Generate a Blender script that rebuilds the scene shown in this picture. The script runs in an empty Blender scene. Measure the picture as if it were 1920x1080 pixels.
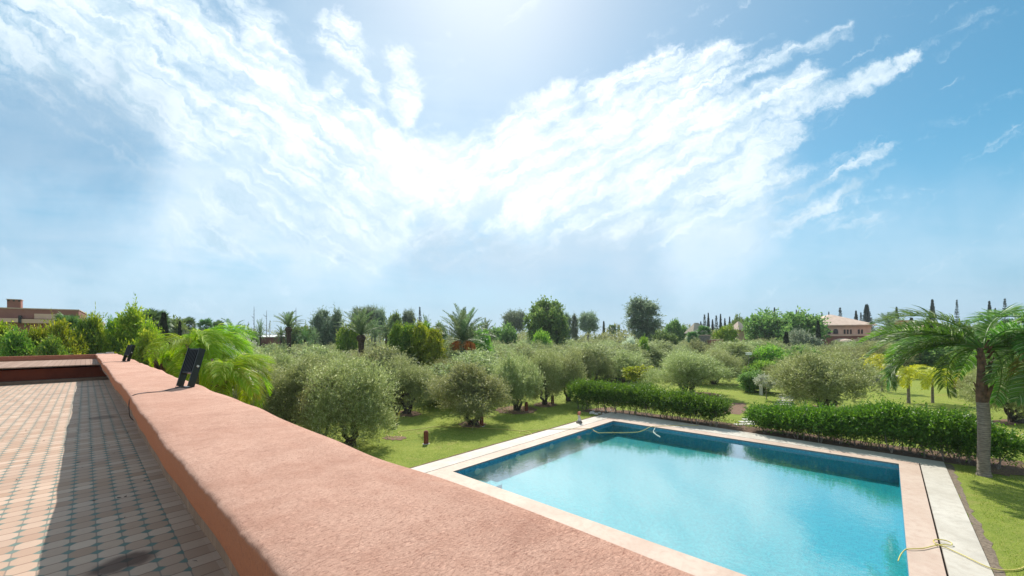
import bpy, math, random
import numpy as np
from mathutils import Matrix, Vector

SC = bpy.context.scene
COL = SC.collection
H = 4.8                       # eye height over the pool deck
ROLL = 0.0087
CR, SR = math.cos(ROLL), math.sin(ROLL)
GZ = -0.03                    # lawn level

# ------------------------------------------------------------------ places
def ray(px, py):
    u = (px - 960) / 750.0
    v = (633 - py) / 750.0
    return u * CR + v * SR, -u * SR + v * CR
def at(px, py, Y):
    a, b = ray(px, py)
    return Vector((a * Y, Y, H + b * Y))
def on(px, py, z=0.0):
    a, b = ray(px, py)
    Y = (z - H) / b
    return Vector((a * Y, Y, z))
WD = np.array([-1.0667, 1.0]); WD /= np.linalg.norm(WD)
WN = np.array([WD[1], -WD[0]])
FRAME = Matrix(((WN[0], WD[0], 0, 0), (WN[1], WD[1], 0, 0), (0, 0, 1, 0), (0, 0, 0, 1)))
def st(s, t, z=0.0):
    p = WN * s + WD * t
    return Vector((p[0], p[1], z))

# ------------------------------------------------------------------ meshes
class Geo:
    def __init__(s):
        s.V = []; s.F = []; s.n = 0
    def add(s, v, f):
        v = np.asarray(v, float).reshape(-1, 3)
        s.V.append(v)
        s.F.append((np.asarray(f, int) + s.n))
        s.n += len(v)
        return s
    def addx(s, g, M=None):
        V, Fs = g.V, g.F
        if not V: return s
        vv = np.concatenate(V)
        if M is not None:
            m = np.array(M)
            vv = vv @ m[:3, :3].T + m[:3, 3]
        s.V.append(vv)
        for f in Fs: s.F.append(f + s.n)
        s.n += len(vv)
        return s
    def box(s, x0, x1, y0, y1, z0, z1):
        v = [(x, y, z) for z in (z0, z1) for y in (y0, y1) for x in (x0, x1)]
        f = [(0, 2, 3, 1), (4, 5, 7, 6), (0, 1, 5, 4), (2, 6, 7, 3), (0, 4, 6, 2), (1, 3, 7, 5)]
        return s.add(v, f)
    def tube(s, pts, rad, seg=8, cap=True):
        pts = np.asarray(pts, float); n = len(pts)
        if np.isscalar(rad): rad = [rad] * n
        rad = np.asarray(rad, float)
        T = np.gradient(pts, axis=0)
        T /= np.linalg.norm(T, axis=1)[:, None] + 1e-9
        ref = np.array([0.0, 0, 1]) if abs(T[0][2]) < 0.9 else np.array([1.0, 0, 0])
        A = np.cross(T, ref); A /= np.linalg.norm(A, axis=1)[:, None] + 1e-9
        B = np.cross(T, A)
        ang = np.arange(seg) * 2 * math.pi / seg
        v = (pts[:, None, :] + rad[:, None, None] * (np.cos(ang)[None, :, None] * A[:, None, :] + np.sin(ang)[None, :, None] * B[:, None, :])).reshape(-1, 3)
        i = np.arange(n - 1)[:, None] * seg; j = np.arange(seg)[None, :]; k = (j + 1) % seg
        f = np.stack([i + j, i + k, i + k + seg, i + j + seg], -1).reshape(-1, 4)
        s.add(v, f)
        if cap:
            for r, e in ((0, 0), (1, n - 1)):
                c = s.n
                ring = v[e * seg:(e + 1) * seg]
                vv = np.vstack([ring, pts[e]])
                tri = [(q, (q + 1) % seg, seg) for q in range(seg)]
                s.add(vv, tri)
        return s
    def lathe(s, prof, seg=24, c=(0, 0, 0)):
        a = np.arange(seg) * 2 * math.pi / seg
        v = np.array([[(r * math.cos(x) + c[0], r * math.sin(x) + c[1], z + c[2]) for x in a] for r, z in prof]).reshape(-1, 3)
        i = np.arange(len(prof) - 1)[:, None] * seg; j = np.arange(seg)[None, :]; k = (j + 1) % seg
        f = np.stack([i + j, i + k, i + k + seg, i + j + seg], -1).reshape(-1, 4)
        return s.add(v, f)
    def mesh(s, name, mat, smooth=False):
        me = bpy.data.meshes.new(name)
        V = np.concatenate(s.V)
        loops = np.concatenate([f.reshape(-1) for f in s.F])
        tot = np.concatenate([np.full(len(f.reshape(-1, f.shape[-1])), f.shape[-1]) for f in s.F])
        start = np.concatenate([[0], np.cumsum(tot)[:-1]])
        me.vertices.add(len(V)); me.vertices.foreach_set('co', V.astype(np.float32).reshape(-1))
        me.loops.add(len(loops)); me.loops.foreach_set('vertex_index', loops.astype(np.int32))
        me.polygons.add(len(tot))
        me.polygons.foreach_set('loop_start', start.astype(np.int32))
        me.update(calc_edges=True)
        me.validate()
        me.polygons.foreach_set('use_smooth', np.full(len(me.polygons), bool(smooth)))
        me.materials.append(mat)
        return me

def tag(o, label=None, cat=None, group=None, kind=None):
    if label: o['label'] = label
    if cat: o['category'] = cat
    if group: o['group'] = group
    if kind: o['kind'] = kind
    return o
def obj(name, data, parent=None, M=None):
    o = bpy.data.objects.new(name, data)
    COL.objects.link(o)
    if parent: o.parent = parent
    if M is not None: o.matrix_local = M
    return o
def empty(name, loc=(0, 0, 0), rz=0, scale=(1, 1, 1)):
    o = bpy.data.objects.new(name, None); COL.objects.link(o)
    o.empty_display_size = 0.3
    o.location = loc; o.rotation_euler = (0, 0, rz); o.scale = scale
    return o

# ------------------------------------------------------------------ materials
class X:      # tiny expression builder over shader nodes
    def __init__(s, nt, sock): s.nt = nt; s.k = sock
    def _m(s, op, b=None, c=None):
        n = s.nt.nodes.new('ShaderNodeMath'); n.operation = op
        for i, q in enumerate((s, b, c)):
            if q is None: continue
            if isinstance(q, X): s.nt.links.new(q.k, n.inputs[i])
            else: n.inputs[i].default_value = q
        return X(s.nt, n.outputs[0])
    def __add__(s, o): return s._m('ADD', o)
    def __radd__(s, o): return s._m('ADD', o)
    def __sub__(s, o): return s._m('SUBTRACT', o)
    def __rsub__(s, o): return (s * -1) + o
    def __mul__(s, o): return s._m('MULTIPLY', o)
    def __rmul__(s, o): return s._m('MULTIPLY', o)
    def __truediv__(s, o): return s._m('DIVIDE', o)
    def max(s, o): return s._m('MAXIMUM', o)
    def min(s, o): return s._m('MINIMUM', o)
    def abs(s): return s._m('ABSOLUTE')
    def fract(s): return s._m('FRACT')
    def floor(s): return s._m('FLOOR')
    def pow(s, o): return s._m('POWER', o)
    def lt(s, o): return s._m('LESS_THAN', o)
    def gt(s, o): return s._m('GREATER_THAN', o)
    def exp(s): return s._m('EXPONENT')
    def sqrt(s): return s._m('SQRT')
    def atan2(s, o): return s._m('ARCTAN2', o)
    def log(s): return s._m('LOGARITHM', 2.718)
    def smooth(s, a, b, lo=0.0, hi=1.0):
        n = s.nt.nodes.new('ShaderNodeMapRange'); n.interpolation_type = 'SMOOTHSTEP'
        s.nt.links.new(s.k, n.inputs[0])
        for i, q in enumerate((a, b, lo, hi)): n.inputs[i + 1].default_value = q
        return X(s.nt, n.outputs[0])
def newmat(name):
    m = bpy.data.materials.new(name); m.use_nodes = True
    nt = m.node_tree; nt.nodes.clear()
    out = nt.nodes.new('ShaderNodeOutputMaterial')
    return m, nt, out
def coords(nt, which='Object'):
    tc = nt.nodes.new('ShaderNodeTexCoord'); return tc.outputs[which]
def sep(nt, v):
    n = nt.nodes.new('ShaderNodeSeparateXYZ'); nt.links.new(v, n.inputs[0])
    return [X(nt, o) for o in n.outputs]
def comb(nt, x, y, z=0.0):
    n = nt.nodes.new('ShaderNodeCombineXYZ')
    for i, q in enumerate((x, y, z)):
        if isinstance(q, X): nt.links.new(q.k, n.inputs[i])
        else: n.inputs[i].default_value = q
    return n.outputs[0]
def noise(nt, v, scale, detail=4, rough=0.55, dist=0.0, dim='3D'):
    n = nt.nodes.new('ShaderNodeTexNoise'); n.noise_dimensions = dim
    nt.links.new(v, n.inputs['Vector'])
    n.inputs['Scale'].default_value = scale; n.inputs['Detail'].default_value = detail
    n.inputs['Roughness'].default_value = rough; n.inputs['Distortion'].default_value = dist
    return X(nt, n.outputs['Fac'])
def mixc(nt, f, a, b):
    n = nt.nodes.new('ShaderNodeMix'); n.data_type = 'RGBA'
    if isinstance(f, X): nt.links.new(f.k, n.inputs[0])
    else: n.inputs[0].default_value = f
    for i, q in ((6, a), (7, b)):
        if isinstance(q, tuple): n.inputs[i].default_value = (q[0], q[1], q[2], 1)
        else: nt.links.new(q, n.inputs[i])
    return n.outputs[2]
def bump(nt, h, strength=0.5, dist=0.01):
    n = nt.nodes.new('ShaderNodeBump'); nt.links.new(h.k, n.inputs['Height'])
    n.inputs['Strength'].default_value = strength; n.inputs['Distance'].default_value = dist
    return n.outputs[0]
def princ(nt, out, color, rough=0.7, spec=0.3, normal=None, metal=0.0):
    p = nt.nodes.new('ShaderNodeBsdfPrincipled')
    if isinstance(color, tuple): p.inputs['Base Color'].default_value = (*color, 1)
    else: nt.links.new(color, p.inputs['Base Color'])
    if isinstance(rough, X): nt.links.new(rough.k, p.inputs['Roughness'])
    else: p.inputs['Roughness'].default_value = rough
    p.inputs['Specular IOR Level'].default_value = spec
    p.inputs['Metallic'].default_value = metal
    if normal is not None: nt.links.new(normal, p.inputs['Normal'])
    if out is not None: nt.links.new(p.outputs[0], out.inputs[0])
    return p
def simple(name, c, c2=None, scale=6, rough=0.8, b=0.0, bs=40, spec=0.3):
    m, nt, out = newmat(name)
    v = coords(nt)
    f = noise(nt, v, scale, 5).smooth(0.3, 0.7)
    col = mixc(nt, f, c, c2 or tuple(q * 0.8 for q in c))
    nm = bump(nt, noise(nt, v, bs, 5), b, 0.02) if b else None
    princ(nt, out, col, rough, spec, nm)
    return m
def leafmat(name, a, b, c=None, rough=0.5, trans=0.3, spec=0.3, clump=1.2):
    m, nt, out = newmat(name)
    g = nt.nodes.new('ShaderNodeNewGeometry')
    r = X(nt, g.outputs['Random Per Island'])
    oi = nt.nodes.new('ShaderNodeObjectInfo')
    ro = X(nt, oi.outputs['Random'])
    n1 = noise(nt, coords(nt), clump, 2)
    col = mixc(nt, (r * 0.6 + n1.smooth(0.3, 0.7) * 0.4), a, b)
    if c: col = mixc(nt, (r * 7.31).fract().gt(0.86), col, c)
    hs = nt.nodes.new('ShaderNodeHueSaturation'); nt.links.new(col, hs.inputs['Color'])
    nt.links.new((ro * 0.045 + 0.478).k, hs.inputs['Hue'])
    nt.links.new((ro * 0.5 + 0.78).k, hs.inputs['Value'])
    p = princ(nt, None, hs.outputs[0], rough, spec)
    t = nt.nodes.new('ShaderNodeBsdfTranslucent')
    br = nt.nodes.new('ShaderNodeHueSaturation'); nt.links.new(hs.outputs[0], br.inputs['Color'])
    br.inputs['Hue'].default_value = 0.49; br.inputs['Saturation'].default_value = 1.1; br.inputs['Value'].default_value = 1.5
    nt.links.new(br.outputs[0], t.inputs[0])
    mx = nt.nodes.new('ShaderNodeMixShader'); mx.inputs[0].default_value = trans
    nt.links.new(p.outputs[0], mx.inputs[1]); nt.links.new(t.outputs[0], mx.inputs[2])
    nt.links.new(mx.outputs[0], out.inputs[0])
    return m

def plaster(name, c1, c2, c3, scale=1.0, b=1.0, side=None):
    m, nt, out = newmat(name)
    v = coords(nt)
    big = noise(nt, v, 1.6 * scale, 6, .65, .8).smooth(0.35, 0.65)
    mid = noise(nt, v, 14 * scale, 5, 0.65).smooth(0.35, 0.65)
    mp = nt.nodes.new('ShaderNodeMapping'); mp.inputs['Scale'].default_value = (1.0, 2.2, 1.0)
    nt.links.new(v, mp.inputs[0])
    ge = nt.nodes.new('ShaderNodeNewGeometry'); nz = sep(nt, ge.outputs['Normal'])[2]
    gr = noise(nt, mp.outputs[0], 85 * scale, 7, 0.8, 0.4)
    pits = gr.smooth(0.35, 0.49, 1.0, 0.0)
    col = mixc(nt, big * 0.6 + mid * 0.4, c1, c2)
    if side: col = mixc(nt, nz.smooth(.25, .8, 1.0, 0.0), col, side)      # steep faces take the side colour, level ones keep the mix
    col = mixc(nt, pits * 0.8, col, c3)
    st_ = noise(nt, v, 2.3, 6, .7, 1.2).smooth(.56, .70)
    col = mixc(nt, st_ * 0.22, col, c3)
    ck = (noise(nt, v, 3.1, 3, .5, 1.5) - 0.5).abs().lt(.0022)
    col = mixc(nt, ck * .28 if scale == 1.0 else 0.0, col, c3)
    h = gr.smooth(0.28, 0.62) + mid * 0.25 + noise(nt, v, 300 * scale, 3) * 0.3
    princ(nt, out, col, 0.95, 0.15, bump(nt, h, b * .75, 0.0035))
    return m
def stone(name, c1, c2, c3, joint=0.0):
    m, nt, out = newmat(name)
    v = coords(nt)
    a = noise(nt, v, 0.8, 5, 0.6, 0.8).smooth(0.3, 0.7)
    b_ = noise(nt, v, 5, 6, 0.7, 0.3).smooth(0.4, 0.75)
    col = mixc(nt, a, c1, c2); col = mixc(nt, b_ * 0.6, col, c3)
    d_ = noise(nt, v, 0.45, 3).smooth(0.52, 0.72)
    col = mixc(nt, d_ * 0.35, col, tuple(q * 0.6 for q in c1))
    if joint:
        x, y, z = sep(nt, v)
        jx = ((x / joint).fract() - 0.5).abs().gt(0.494)
        jy = ((y / joint).fract() - 0.5).abs().gt(0.494)
        col = mixc(nt, jx.max(jy) * 0.35, col, tuple(q * 0.5 for q in c1))
    princ(nt, out, col, 0.6, 0.3, bump(nt, b_, 0.15, 0.01))
    return m

M = {}
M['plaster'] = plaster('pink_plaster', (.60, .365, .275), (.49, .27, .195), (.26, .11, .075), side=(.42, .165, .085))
M['plaster_far'] = plaster('terracotta_plaster', (.40, .16, .10), (.33, .125, .075), (.22, .08, .05), 0.5, 0.4)
M['dark_red'] = simple('dark_red_paint', (.20, .045, .02), (.14, .03, .014), 3)
M['facade'] = plaster('facade_plaster', (.42, .2, .14), (.36, .16, .11), (.25, .1, .07), 0.4, 0.4)
M['coping_pink'] = stone('pink_travertine', (.47, .35, .275), (.53, .42, .34), (.40, .27, .21), 0)
M['coping_cream'] = stone('cream_travertine', (.46, .42, .355), (.55, .51, .44), (.36, .31, .25), 0)
M['slot'] = simple('slot_dark', (.03, .02, .015))
M['black'] = simple('black_metal', (.012, .012, .014), (.02, .02, .022), 5, 0.35, spec=0.5)
M['glass_dark'] = simple('lamp_glass', (.05, .055, .06), (.06, .065, .07), 5, 0.15, spec=0.6)
M['bolt'] = simple('bolt_steel', (.6, .6, .58), (.5, .5, .48), 9, 0.35)
M['cable'] = simple('cable_rubber', (.05, .045, .045), (.07, .06, .06), 9, 0.6)
M['hose'] = simple('yellow_hose', (.62, .54, .16), (.52, .43, .11), 4, 0.45)
M['hose_white'] = simple('pale_hose', (.55, .62, .5), (.5, .58, .48), 4, 0.4)
M['terracotta'] = simple('terracotta', (.22, .06, .03), (.13, .04, .025), 9, 0.8, 0.4, 60)
M['white_stone'] = simple('white_stone', (.6, .57, .52), (.45, .42, .38), 6, 0.8, 0.3, 30)
M['grey_stone'] = simple('grey_stone', (.22, .20, .17), (.13, .12, .10), 4, 0.9, 0.6, 12)
M['soil'] = simple('soil', (.16, .095, .06), (.09, .055, .036), 5, 0.95, 0.9, 30)
M['mulch'] = simple('mulch', (.22, .13, .085), (.13, .08, .05), 9, 0.95, 0.9, 40)
M['gravel'] = simple('gravel', (.55, .52, .47), (.35, .32, .28), 25, 0.9, 0.9, 40)
M['gravel_dark'] = simple('gravel_dark', (.22, .17, .12), (.12, .09, .065), 18, 0.9, 0.9, 30)
M['bark'] = simple('olive_bark', (.11, .09, .07), (.05, .042, .034), 7, 0.95, 0.8, 25)
M['bark_brown'] = simple('brown_bark', (.12, .075, .05), (.06, .04, .03), 8, 0.95, 0.8, 25)
M['bark_pale'] = simple('pale_bark', (.30, .27, .22), (.2, .17, .14), 5, 0.9, 0.6, 20)
M['dates'] = simple('date_stalks', (.60, .20, .035), (.42, .12, .02), 12, 0.6)
M['roof_pink'] = simple('pink_roof_tiles', (.66, .50, .40), (.56, .41, .32), 1.5, 0.9, 0.3, 8)
M['wall_pink'] = simple('pink_house_wall', (.64, .43, .33), (.56, .36, .27), 1.0, 0.95)
M['wall_red'] = simple('red_house_wall', (.31, .135, .105), (.25, .11, .085), 1.0, 0.95)
M['wall_orange'] = simple('orange_wall', (.55, .27, .16), (.46, .22, .13), 1.0, 0.95)
M['window_dark'] = simple('window_dark', (.02, .018, .018), (.03, .028, .028), 3, 0.3)
M['trim'] = simple('house_trim', (.58, .42, .33), (.5, .35, .27), 2, 0.9)
M['thatch'] = simple('thatch', (.42, .36, .28), (.3, .25, .19), 5, 0.95)
M['white_paint'] = simple('white_paint', (.75, .75, .72), (.65, .65, .62), 3, 0.5)
M['dead_wood'] = simple('dead_wood', (.07, .055, .05), (.1, .085, .075), 6, 0.95)

# palm trunk with leaf-scar rings
def ringed(name, c1, c2, per, b=0.8):
    m, nt, out = newmat(name)
    v = coords(nt); x, y, z = sep(nt, v)
    w = (z * per + noise(nt, v, 3, 3) * 0.8).fract()
    ring = w.smooth(0.75, 0.98)
    mp = nt.nodes.new('ShaderNodeMapping'); mp.inputs['Scale'].default_value = (4, 4, 12); nt.links.new(v, mp.inputs[0])
    f = noise(nt, mp.outputs[0], 1.5, 5)
    col = mixc(nt, f.smooth(0.3, 0.7), c1, c2)
    col = mixc(nt, ring * 0.6, col, tuple(q * 0.35 for q in c2))
    princ(nt, out, col, 0.9, 0.2, bump(nt, (1 - ring) + f * 0.5, b, 0.02))
    return m
M['palm_trunk'] = ringed('ringed_palm_trunk', (.30, .25, .20), (.17, .14, .11), 15)
M['date_trunk'] = ringed('date_palm_trunk', (.10, .065, .045), (.055, .038, .028), 5)
M['palm_shaft'] = simple('palm_boots', (.20, .11, .065), (.07, .045, .03), 6, 0.9, 0.8, 14)

# leaves
M['olive'] = leafmat('olive_leaf', (.155, .185, .065), (.33, .365, .15), (.48, .49, .30), 0.5, 0.44, 0.3)
M['olive_far'] = leafmat('olive_leaf_far', (.16, .20, .08), (.32, .365, .16), (.42, .45, .27), 0.55, 0.44, 0.25)
M['hedge'] = leafmat('hedge_leaf', (.038, .12, .016), (.125, .26, .032), (.20, .36, .055), 0.4, 0.4, 0.4, 1.5)
M['bamboo'] = leafmat('bamboo_leaf', (.13, .22, .022), (.34, .42, .045), (.5, .52, .08), 0.45, 0.38, 0.4)
M['bamboo_dark'] = leafmat('green_shrub_leaf', (.07, .16, .025), (.19, .30, .045), (.32, .40, .08), 0.45, 0.35, 0.4)
M['broad'] = leafmat('broad_leaf', (.08, .15, .05), (.19, .28, .075), (.26, .34, .12), 0.5, 0.42)
M['bright'] = leafmat('bright_leaf', (.10, .22, .035), (.24, .38, .06), (.34, .46, .10), 0.5, 0.4)
M['euca'] = leafmat('eucalyptus_leaf', (.11, .16, .105), (.21, .27, .16), (.30, .35, .24), 0.5, 0.4)
M['grey'] = leafmat('grey_leaf', (.13, .16, .10), (.24, .27, .17), (.42, .42, .30), 0.5, 0.25)
M['conifer'] = leafmat('conifer_leaf', (.02, .045, .04), (.05, .08, .06), None, 0.7, 0.15)
M['cypress'] = leafmat('cypress_leaf', (.016, .028, .012), (.045, .055, .024), None, 0.7, 0.1)
M['queen'] = leafmat('queen_palm_leaf', (.06, .15, .025), (.16, .28, .05), (.3, .38, .2), 0.45, 0.38, 0.35, 0.6)
M['queen_lime'] = leafmat('lime_palm_leaf', (.13, .26, .018), (.31, .44, .04), (.46, .52, .10), 0.6, 0.46, 0.15, 0.8)
M['golden'] = leafmat('golden_palm_leaf', (.22, .26, .015), (.50, .46, .03), (.6, .58, .12), 0.4, 0.42, 0.4, 1.2)
M['brownleaf'] = leafmat('brown_palm_leaf', (.16, .11, .03), (.36, .27, .07), None, 0.5, 0.35)
M['datepalm'] = leafmat('date_palm_leaf', (.09, .15, .065), (.18, .25, .11), (.28, .33, .2), 0.5, 0.3, 0.3)
M['fanpalm'] = leafmat('fan_palm_leaf', (.06, .13, .045), (.13, .22, .07), None, 0.5, 0.3)
M['rosette'] = leafmat('frangipani_leaf', (.16, .26, .03), (.38, .42, .06), (.5, .5, .12), 0.45, 0.4)
M['whiteflower'] = leafmat('white_blossom', (.35, .42, .28), (.6, .62, .5), (.75, .75, .65), 0.6, 0.3)
M['grassblade'] = leafmat('grass_blade', (.13, .19, .03), (.28, .34, .06), (.46, .43, .16), 0.6, 0.4)

# lawn
def lawn():
    m, nt, out = newmat('lawn')
    v = coords(nt)
    a = noise(nt, v, 0.22, 4, 0.6).smooth(0.35, 0.65)
    b_ = noise(nt, v, 2.2, 5, 0.65).smooth(0.3, 0.7)
    c = noise(nt, v, 22, 4, 0.7)
    col = mixc(nt, b_ * 0.6 + a * 0.4, (.16, .23, .03), (.275, .32, .055))
    col = mixc(nt, c.smooth(0.42, 0.75) * 0.5, col, (.38, .345, .13))
    col = mixc(nt, noise(nt, v, 0.55, 4, 0.7).smooth(0.56, 0.72) * 0.45, col, (.30, .24, .10))
    princ(nt, out, col, 0.9, 0.1, bump(nt, c + noise(nt, v, 60, 3), 0.9, 0.04))
    return m
M['lawn'] = lawn()

# terrace tiles: octagons with small green diamonds, laid along the wall
PX, PT, S0 = 0.110, 0.122, 0.375
def tiles():
    m, nt, out = newmat('terrace_tiles')
    v = coords(nt); x, y, z = sep(nt, v)
    wob = noise(nt, v, 4, 2) * 0.012
    u = (x - S0 + wob) / PX
    w = (y + wob) / PT
    fu = (u.fract() - 0.5).abs() * -1 + 0.5       # distance to column line
    fw = (w.fract() - 0.5).abs() * -1 + 0.5
    border = x.gt(S0)
    dia = (fu * 0.85 + fw).lt(0.235)
    edge = (fu * 0.85 + fw).lt(0.29)
    jw = fw.lt(0.040)
    ju = fu.lt(0.03)
    inner = 1 - border
    cell = nt.nodes.new('ShaderNodeTexWhiteNoise'); cell.noise_dimensions = '2D'
    nt.links.new(comb(nt, u.floor(), w.floor()), cell.inputs['Vector'])
    rnd = X(nt, cell.outputs['Value'])
    base = mixc(nt, rnd, (.39, .25, .17), (.55, .40, .30))
    grime = noise(nt, v, 1.1, 5, 0.65).smooth(0.35, 0.7)
    base = mixc(nt, grime * 0.35, base, (.36, .25, .20))
    fine = noise(nt, v, 28, 4, 0.7)
    base = mixc(nt, fine.smooth(0.5, 0.8) * 0.25, base, (.3, .2, .16))
    col = mixc(nt, jw * 0.75, base, (.20, .115, .08))
    col = mixc(nt, ju * inner * 0.7, col, (.19, .16, .135))
    col = mixc(nt, edge * inner * 0.45, col, (.20, .16, .13))
    green = mixc(nt, noise(nt, v, 9, 3), (.10, .16, .135), (.17, .21, .18))
    col = mixc(nt, dia * inner, col, green)
    # old stain in front of the camera and a few drips further off
    def blot(cx, cy, rx, ry, k):
        dx = (x - cx + (noise(nt, v, 9, 4) - 0.5) * 0.08) / rx; dy = (y - cy + (noise(nt, v, 7, 4) - 0.5) * 0.14) / ry
        return ((dx * dx + dy * dy).sqrt()).smooth(0.55, 1.0, k, 0.0)
    sn = blot(0.13, 3.02, 0.17, 0.13, 0.8)
    sn = sn.max(blot(0.18, 9.0, 0.2, 0.25, 0.5)).max(blot(0.1, 15.5, .35, .25, .5)).max(blot(-.5, 14, .3, .3, .2))
    col = mixc(nt, sn, col, (.07, .035, .025))
    h = (1 - jw.max(ju * inner)) + fine * 0.3
    princ(nt, out, col, 0.75, 0.25, bump(nt, h, 0.35, 0.004))
    return m
M['tiles'] = tiles()
def strip_tiles(name, c1, c2, per, axis=1):
    m, nt, out = newmat(name)
    v = coords(nt); q = sep(nt, v)[axis]
    j = ((q / per).fract() - 0.5).abs().gt(0.46)
    cell = nt.nodes.new('ShaderNodeTexWhiteNoise'); cell.noise_dimensions = '1D'
    nt.links.new((q / per).floor().k, cell.inputs['W'])
    col = mixc(nt, X(nt, cell.outputs['Value']), c1, c2)
    col = mixc(nt, noise(nt, v, 9, 4).smooth(.4, .8) * .5, col, tuple(k * .6 for k in c1))
    col = mixc(nt, j * 0.8, col, (.12, .07, .05))
    princ(nt, out, col, 0.8, 0.2)
    return m
M['strip'] = strip_tiles('strip_tiles', (.15, .10, .07), (.21, .145, .105), 0.055)
M['ledge_tiles'] = strip_tiles('ledge_tiles', (.30, .19, .14), (.36, .24, .18), 0.11, 0)

# pool
def poolmat(name, c1, c2, grid=0.05):
    m, nt, out = newmat(name)
    v = coords(nt); x, y, z = sep(nt, v)
    cell = nt.nodes.new('ShaderNodeTexWhiteNoise'); cell.noise_dimensions = '3D'
    nt.links.new(comb(nt, (x / grid + 0.01).floor(), (y / grid + 0.01).floor(), (z / grid + 0.01).floor()), cell.inputs['Vector'])
    col = mixc(nt, X(nt, cell.outputs['Value']), c1, c2)
    g = ((x / grid).fract() - .5).abs().gt(.45).max(((y / grid).fract() - .5).abs().gt(.45))
    col = mixc(nt, g * 0.30, col, (.22, .48, .55))
    princ(nt, out, col, 0.4, 0.3)
    return m
M['pool'] = poolmat('pool_mosaic', (.002, .27, .31), (.01, .41, .44))
M['pool_wall'] = poolmat('pool_wall_mosaic', (.004, .34, .50), (.02, .48, .62))
M['pool_band'] = poolmat('waterline_mosaic', (.01, .16, .28), (.07, .34, .46))
def water():
    m, nt, out = newmat('pool_water')
    v = coords(nt)
    mp = nt.nodes.new('ShaderNodeMapping'); mp.inputs['Scale'].default_value = (1, 1, 1); nt.links.new(v, mp.inputs[0])
    h = noise(nt, mp.outputs[0], 5.5, 4, 0.6, 0.4) + noise(nt, v, 1.1, 2) * 0.9
    nrm = bump(nt, h, 0.12, 0.02)
    t = nt.nodes.new('ShaderNodeBsdfTransparent'); t.inputs[0].default_value = (.80, .97, .98, 1)
    g = nt.nodes.new('ShaderNodeBsdfGlossy'); g.inputs['Roughness'].default_value = 0.015
    g.inputs['Color'].default_value = (1, 1, 1, 1)
    nt.links.new(nrm, g.inputs['Normal'])
    ge = nt.nodes.new('ShaderNodeNewGeometry')
    dt = nt.nodes.new('ShaderNodeVectorMath'); dt.operation = 'DOT_PRODUCT'
    nt.links.new(nrm, dt.inputs[0]); nt.links.new(ge.outputs['Incoming'], dt.inputs[1])
    cz = X(nt, dt.outputs['Value']).abs().min(1.0)
    mx = nt.nodes.new('ShaderNodeMixShader')
    nt.links.new(((1 - cz).pow(2.1) * .85 + .07).k, mx.inputs[0])
    nt.links.new(t.outputs[0], mx.inputs[1]); nt.links.new(g.outputs[0], mx.inputs[2])
    nt.links.new(mx.outputs[0], out.inputs[0])
    return m
M['water'] = water()

# ------------------------------------------------------------------ foliage makers
def rnd_dirs(rng, n):
    v = rng.normal(size=(n, 3)); return v / np.linalg.norm(v, axis=1)[:, None]
def leaf_quads(g, rng, P, D, L, W):
    n = len(P)
    D = D / (np.linalg.norm(D, axis=1)[:, None] + 1e-9)
    R = rnd_dirs(rng, n)
    S = np.cross(D, R); S /= np.linalg.norm(S, axis=1)[:, None] + 1e-9
    L = np.broadcast_to(L, (n,))[:, None]; W = np.broadcast_to(W, (n,))[:, None]
    N = np.cross(D, S)
    mid = P + D * L * 0.5 + N * L * 0.06
    v = np.stack([P, mid + S * W * 0.5, P + D * L, mid - S * W * 0.5], 1).reshape(-1, 3)
    f = np.arange(n * 4).reshape(-1, 4)
    g.add(v, f)
def crown_geo(seed, blobs, twigs, lpt, L, W, tl, up=0.4, out=0.7, shell=0.45, droop=0.0, jit=0.7):
    """leaf clumps: twigs scattered through the blobs' shells, leaves along each twig"""
    rng = np.random.default_rng(seed)
    B = np.array(blobs, float)                         # x y z rx ry rz
    wgt = B[:, 3] * B[:, 4] + B[:, 3] * B[:, 5]; wgt /= wgt.sum()
    k = rng.choice(len(B), twigs, p=wgt)
    d = rnd_dirs(rng, twigs)
    r = shell + (1 - shell) * rng.random(twigs) ** 0.6
    r *= 1 + 0.14 * np.sin(d[:, 0] * 5 + k) * np.sin(d[:, 1] * 6 + k * 2) + 0.10 * rng.normal(size=twigs) * (rng.random(twigs) > .7)
    P = B[k, :3] + d * B[k, 3:6] * r[:, None]
    td = d * out + np.array([0, 0, up]) + rnd_dirs(rng, twigs) * 0.5
    td /= np.linalg.norm(td, axis=1)[:, None]
    tlen = tl * (0.5 + rng.random(twigs))
    stray = rng.random(twigs) < .14
    tlen[stray] *= 1.9; td[stray] = td[stray] * .5 + np.array([0, 0, .6 * (1 if up > .2 else 0)]) + d[stray] * .4
    td /= np.linalg.norm(td, axis=1)[:, None]
    g = Geo()
    s = (np.arange(lpt) + 0.5) / lpt
    PP = P[:, None, :] + td[:, None, :] * (s[None, :] * tlen[:, None])[:, :, None]
    PP[:, :, 2] -= droop * (s[None, :] ** 2) * tlen[:, None]
    n = twigs * lpt
    PP = PP.reshape(-1, 3)
    DD = np.repeat(td, lpt, 0) * 0.8 + rnd_dirs(rng, n) * jit
    DD[:, 2] -= droop * np.tile(s, twigs)
    leaf_quads(g, rng, PP, DD, L * (0.6 + 0.8 * rng.random(n)), W * (0.7 + 0.6 * rng.random(n)))
    return g
def limb(rng, p0, p1, n=7, wob=0.12, sag=0.0):
    p0 = np.array(p0, float); p1 = np.array(p1, float)
    t = np.linspace(0, 1, n)[:, None]
    p = p0 + (p1 - p0) * t
    w = rng.normal(size=(n, 3)) * wob * np.linalg.norm(p1 - p0) * np.sin(t * math.pi) * 0.5
    p = p + w; p[:, 2] += (sag * np.sin(t * math.pi))[:, 0]
    return p

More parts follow.
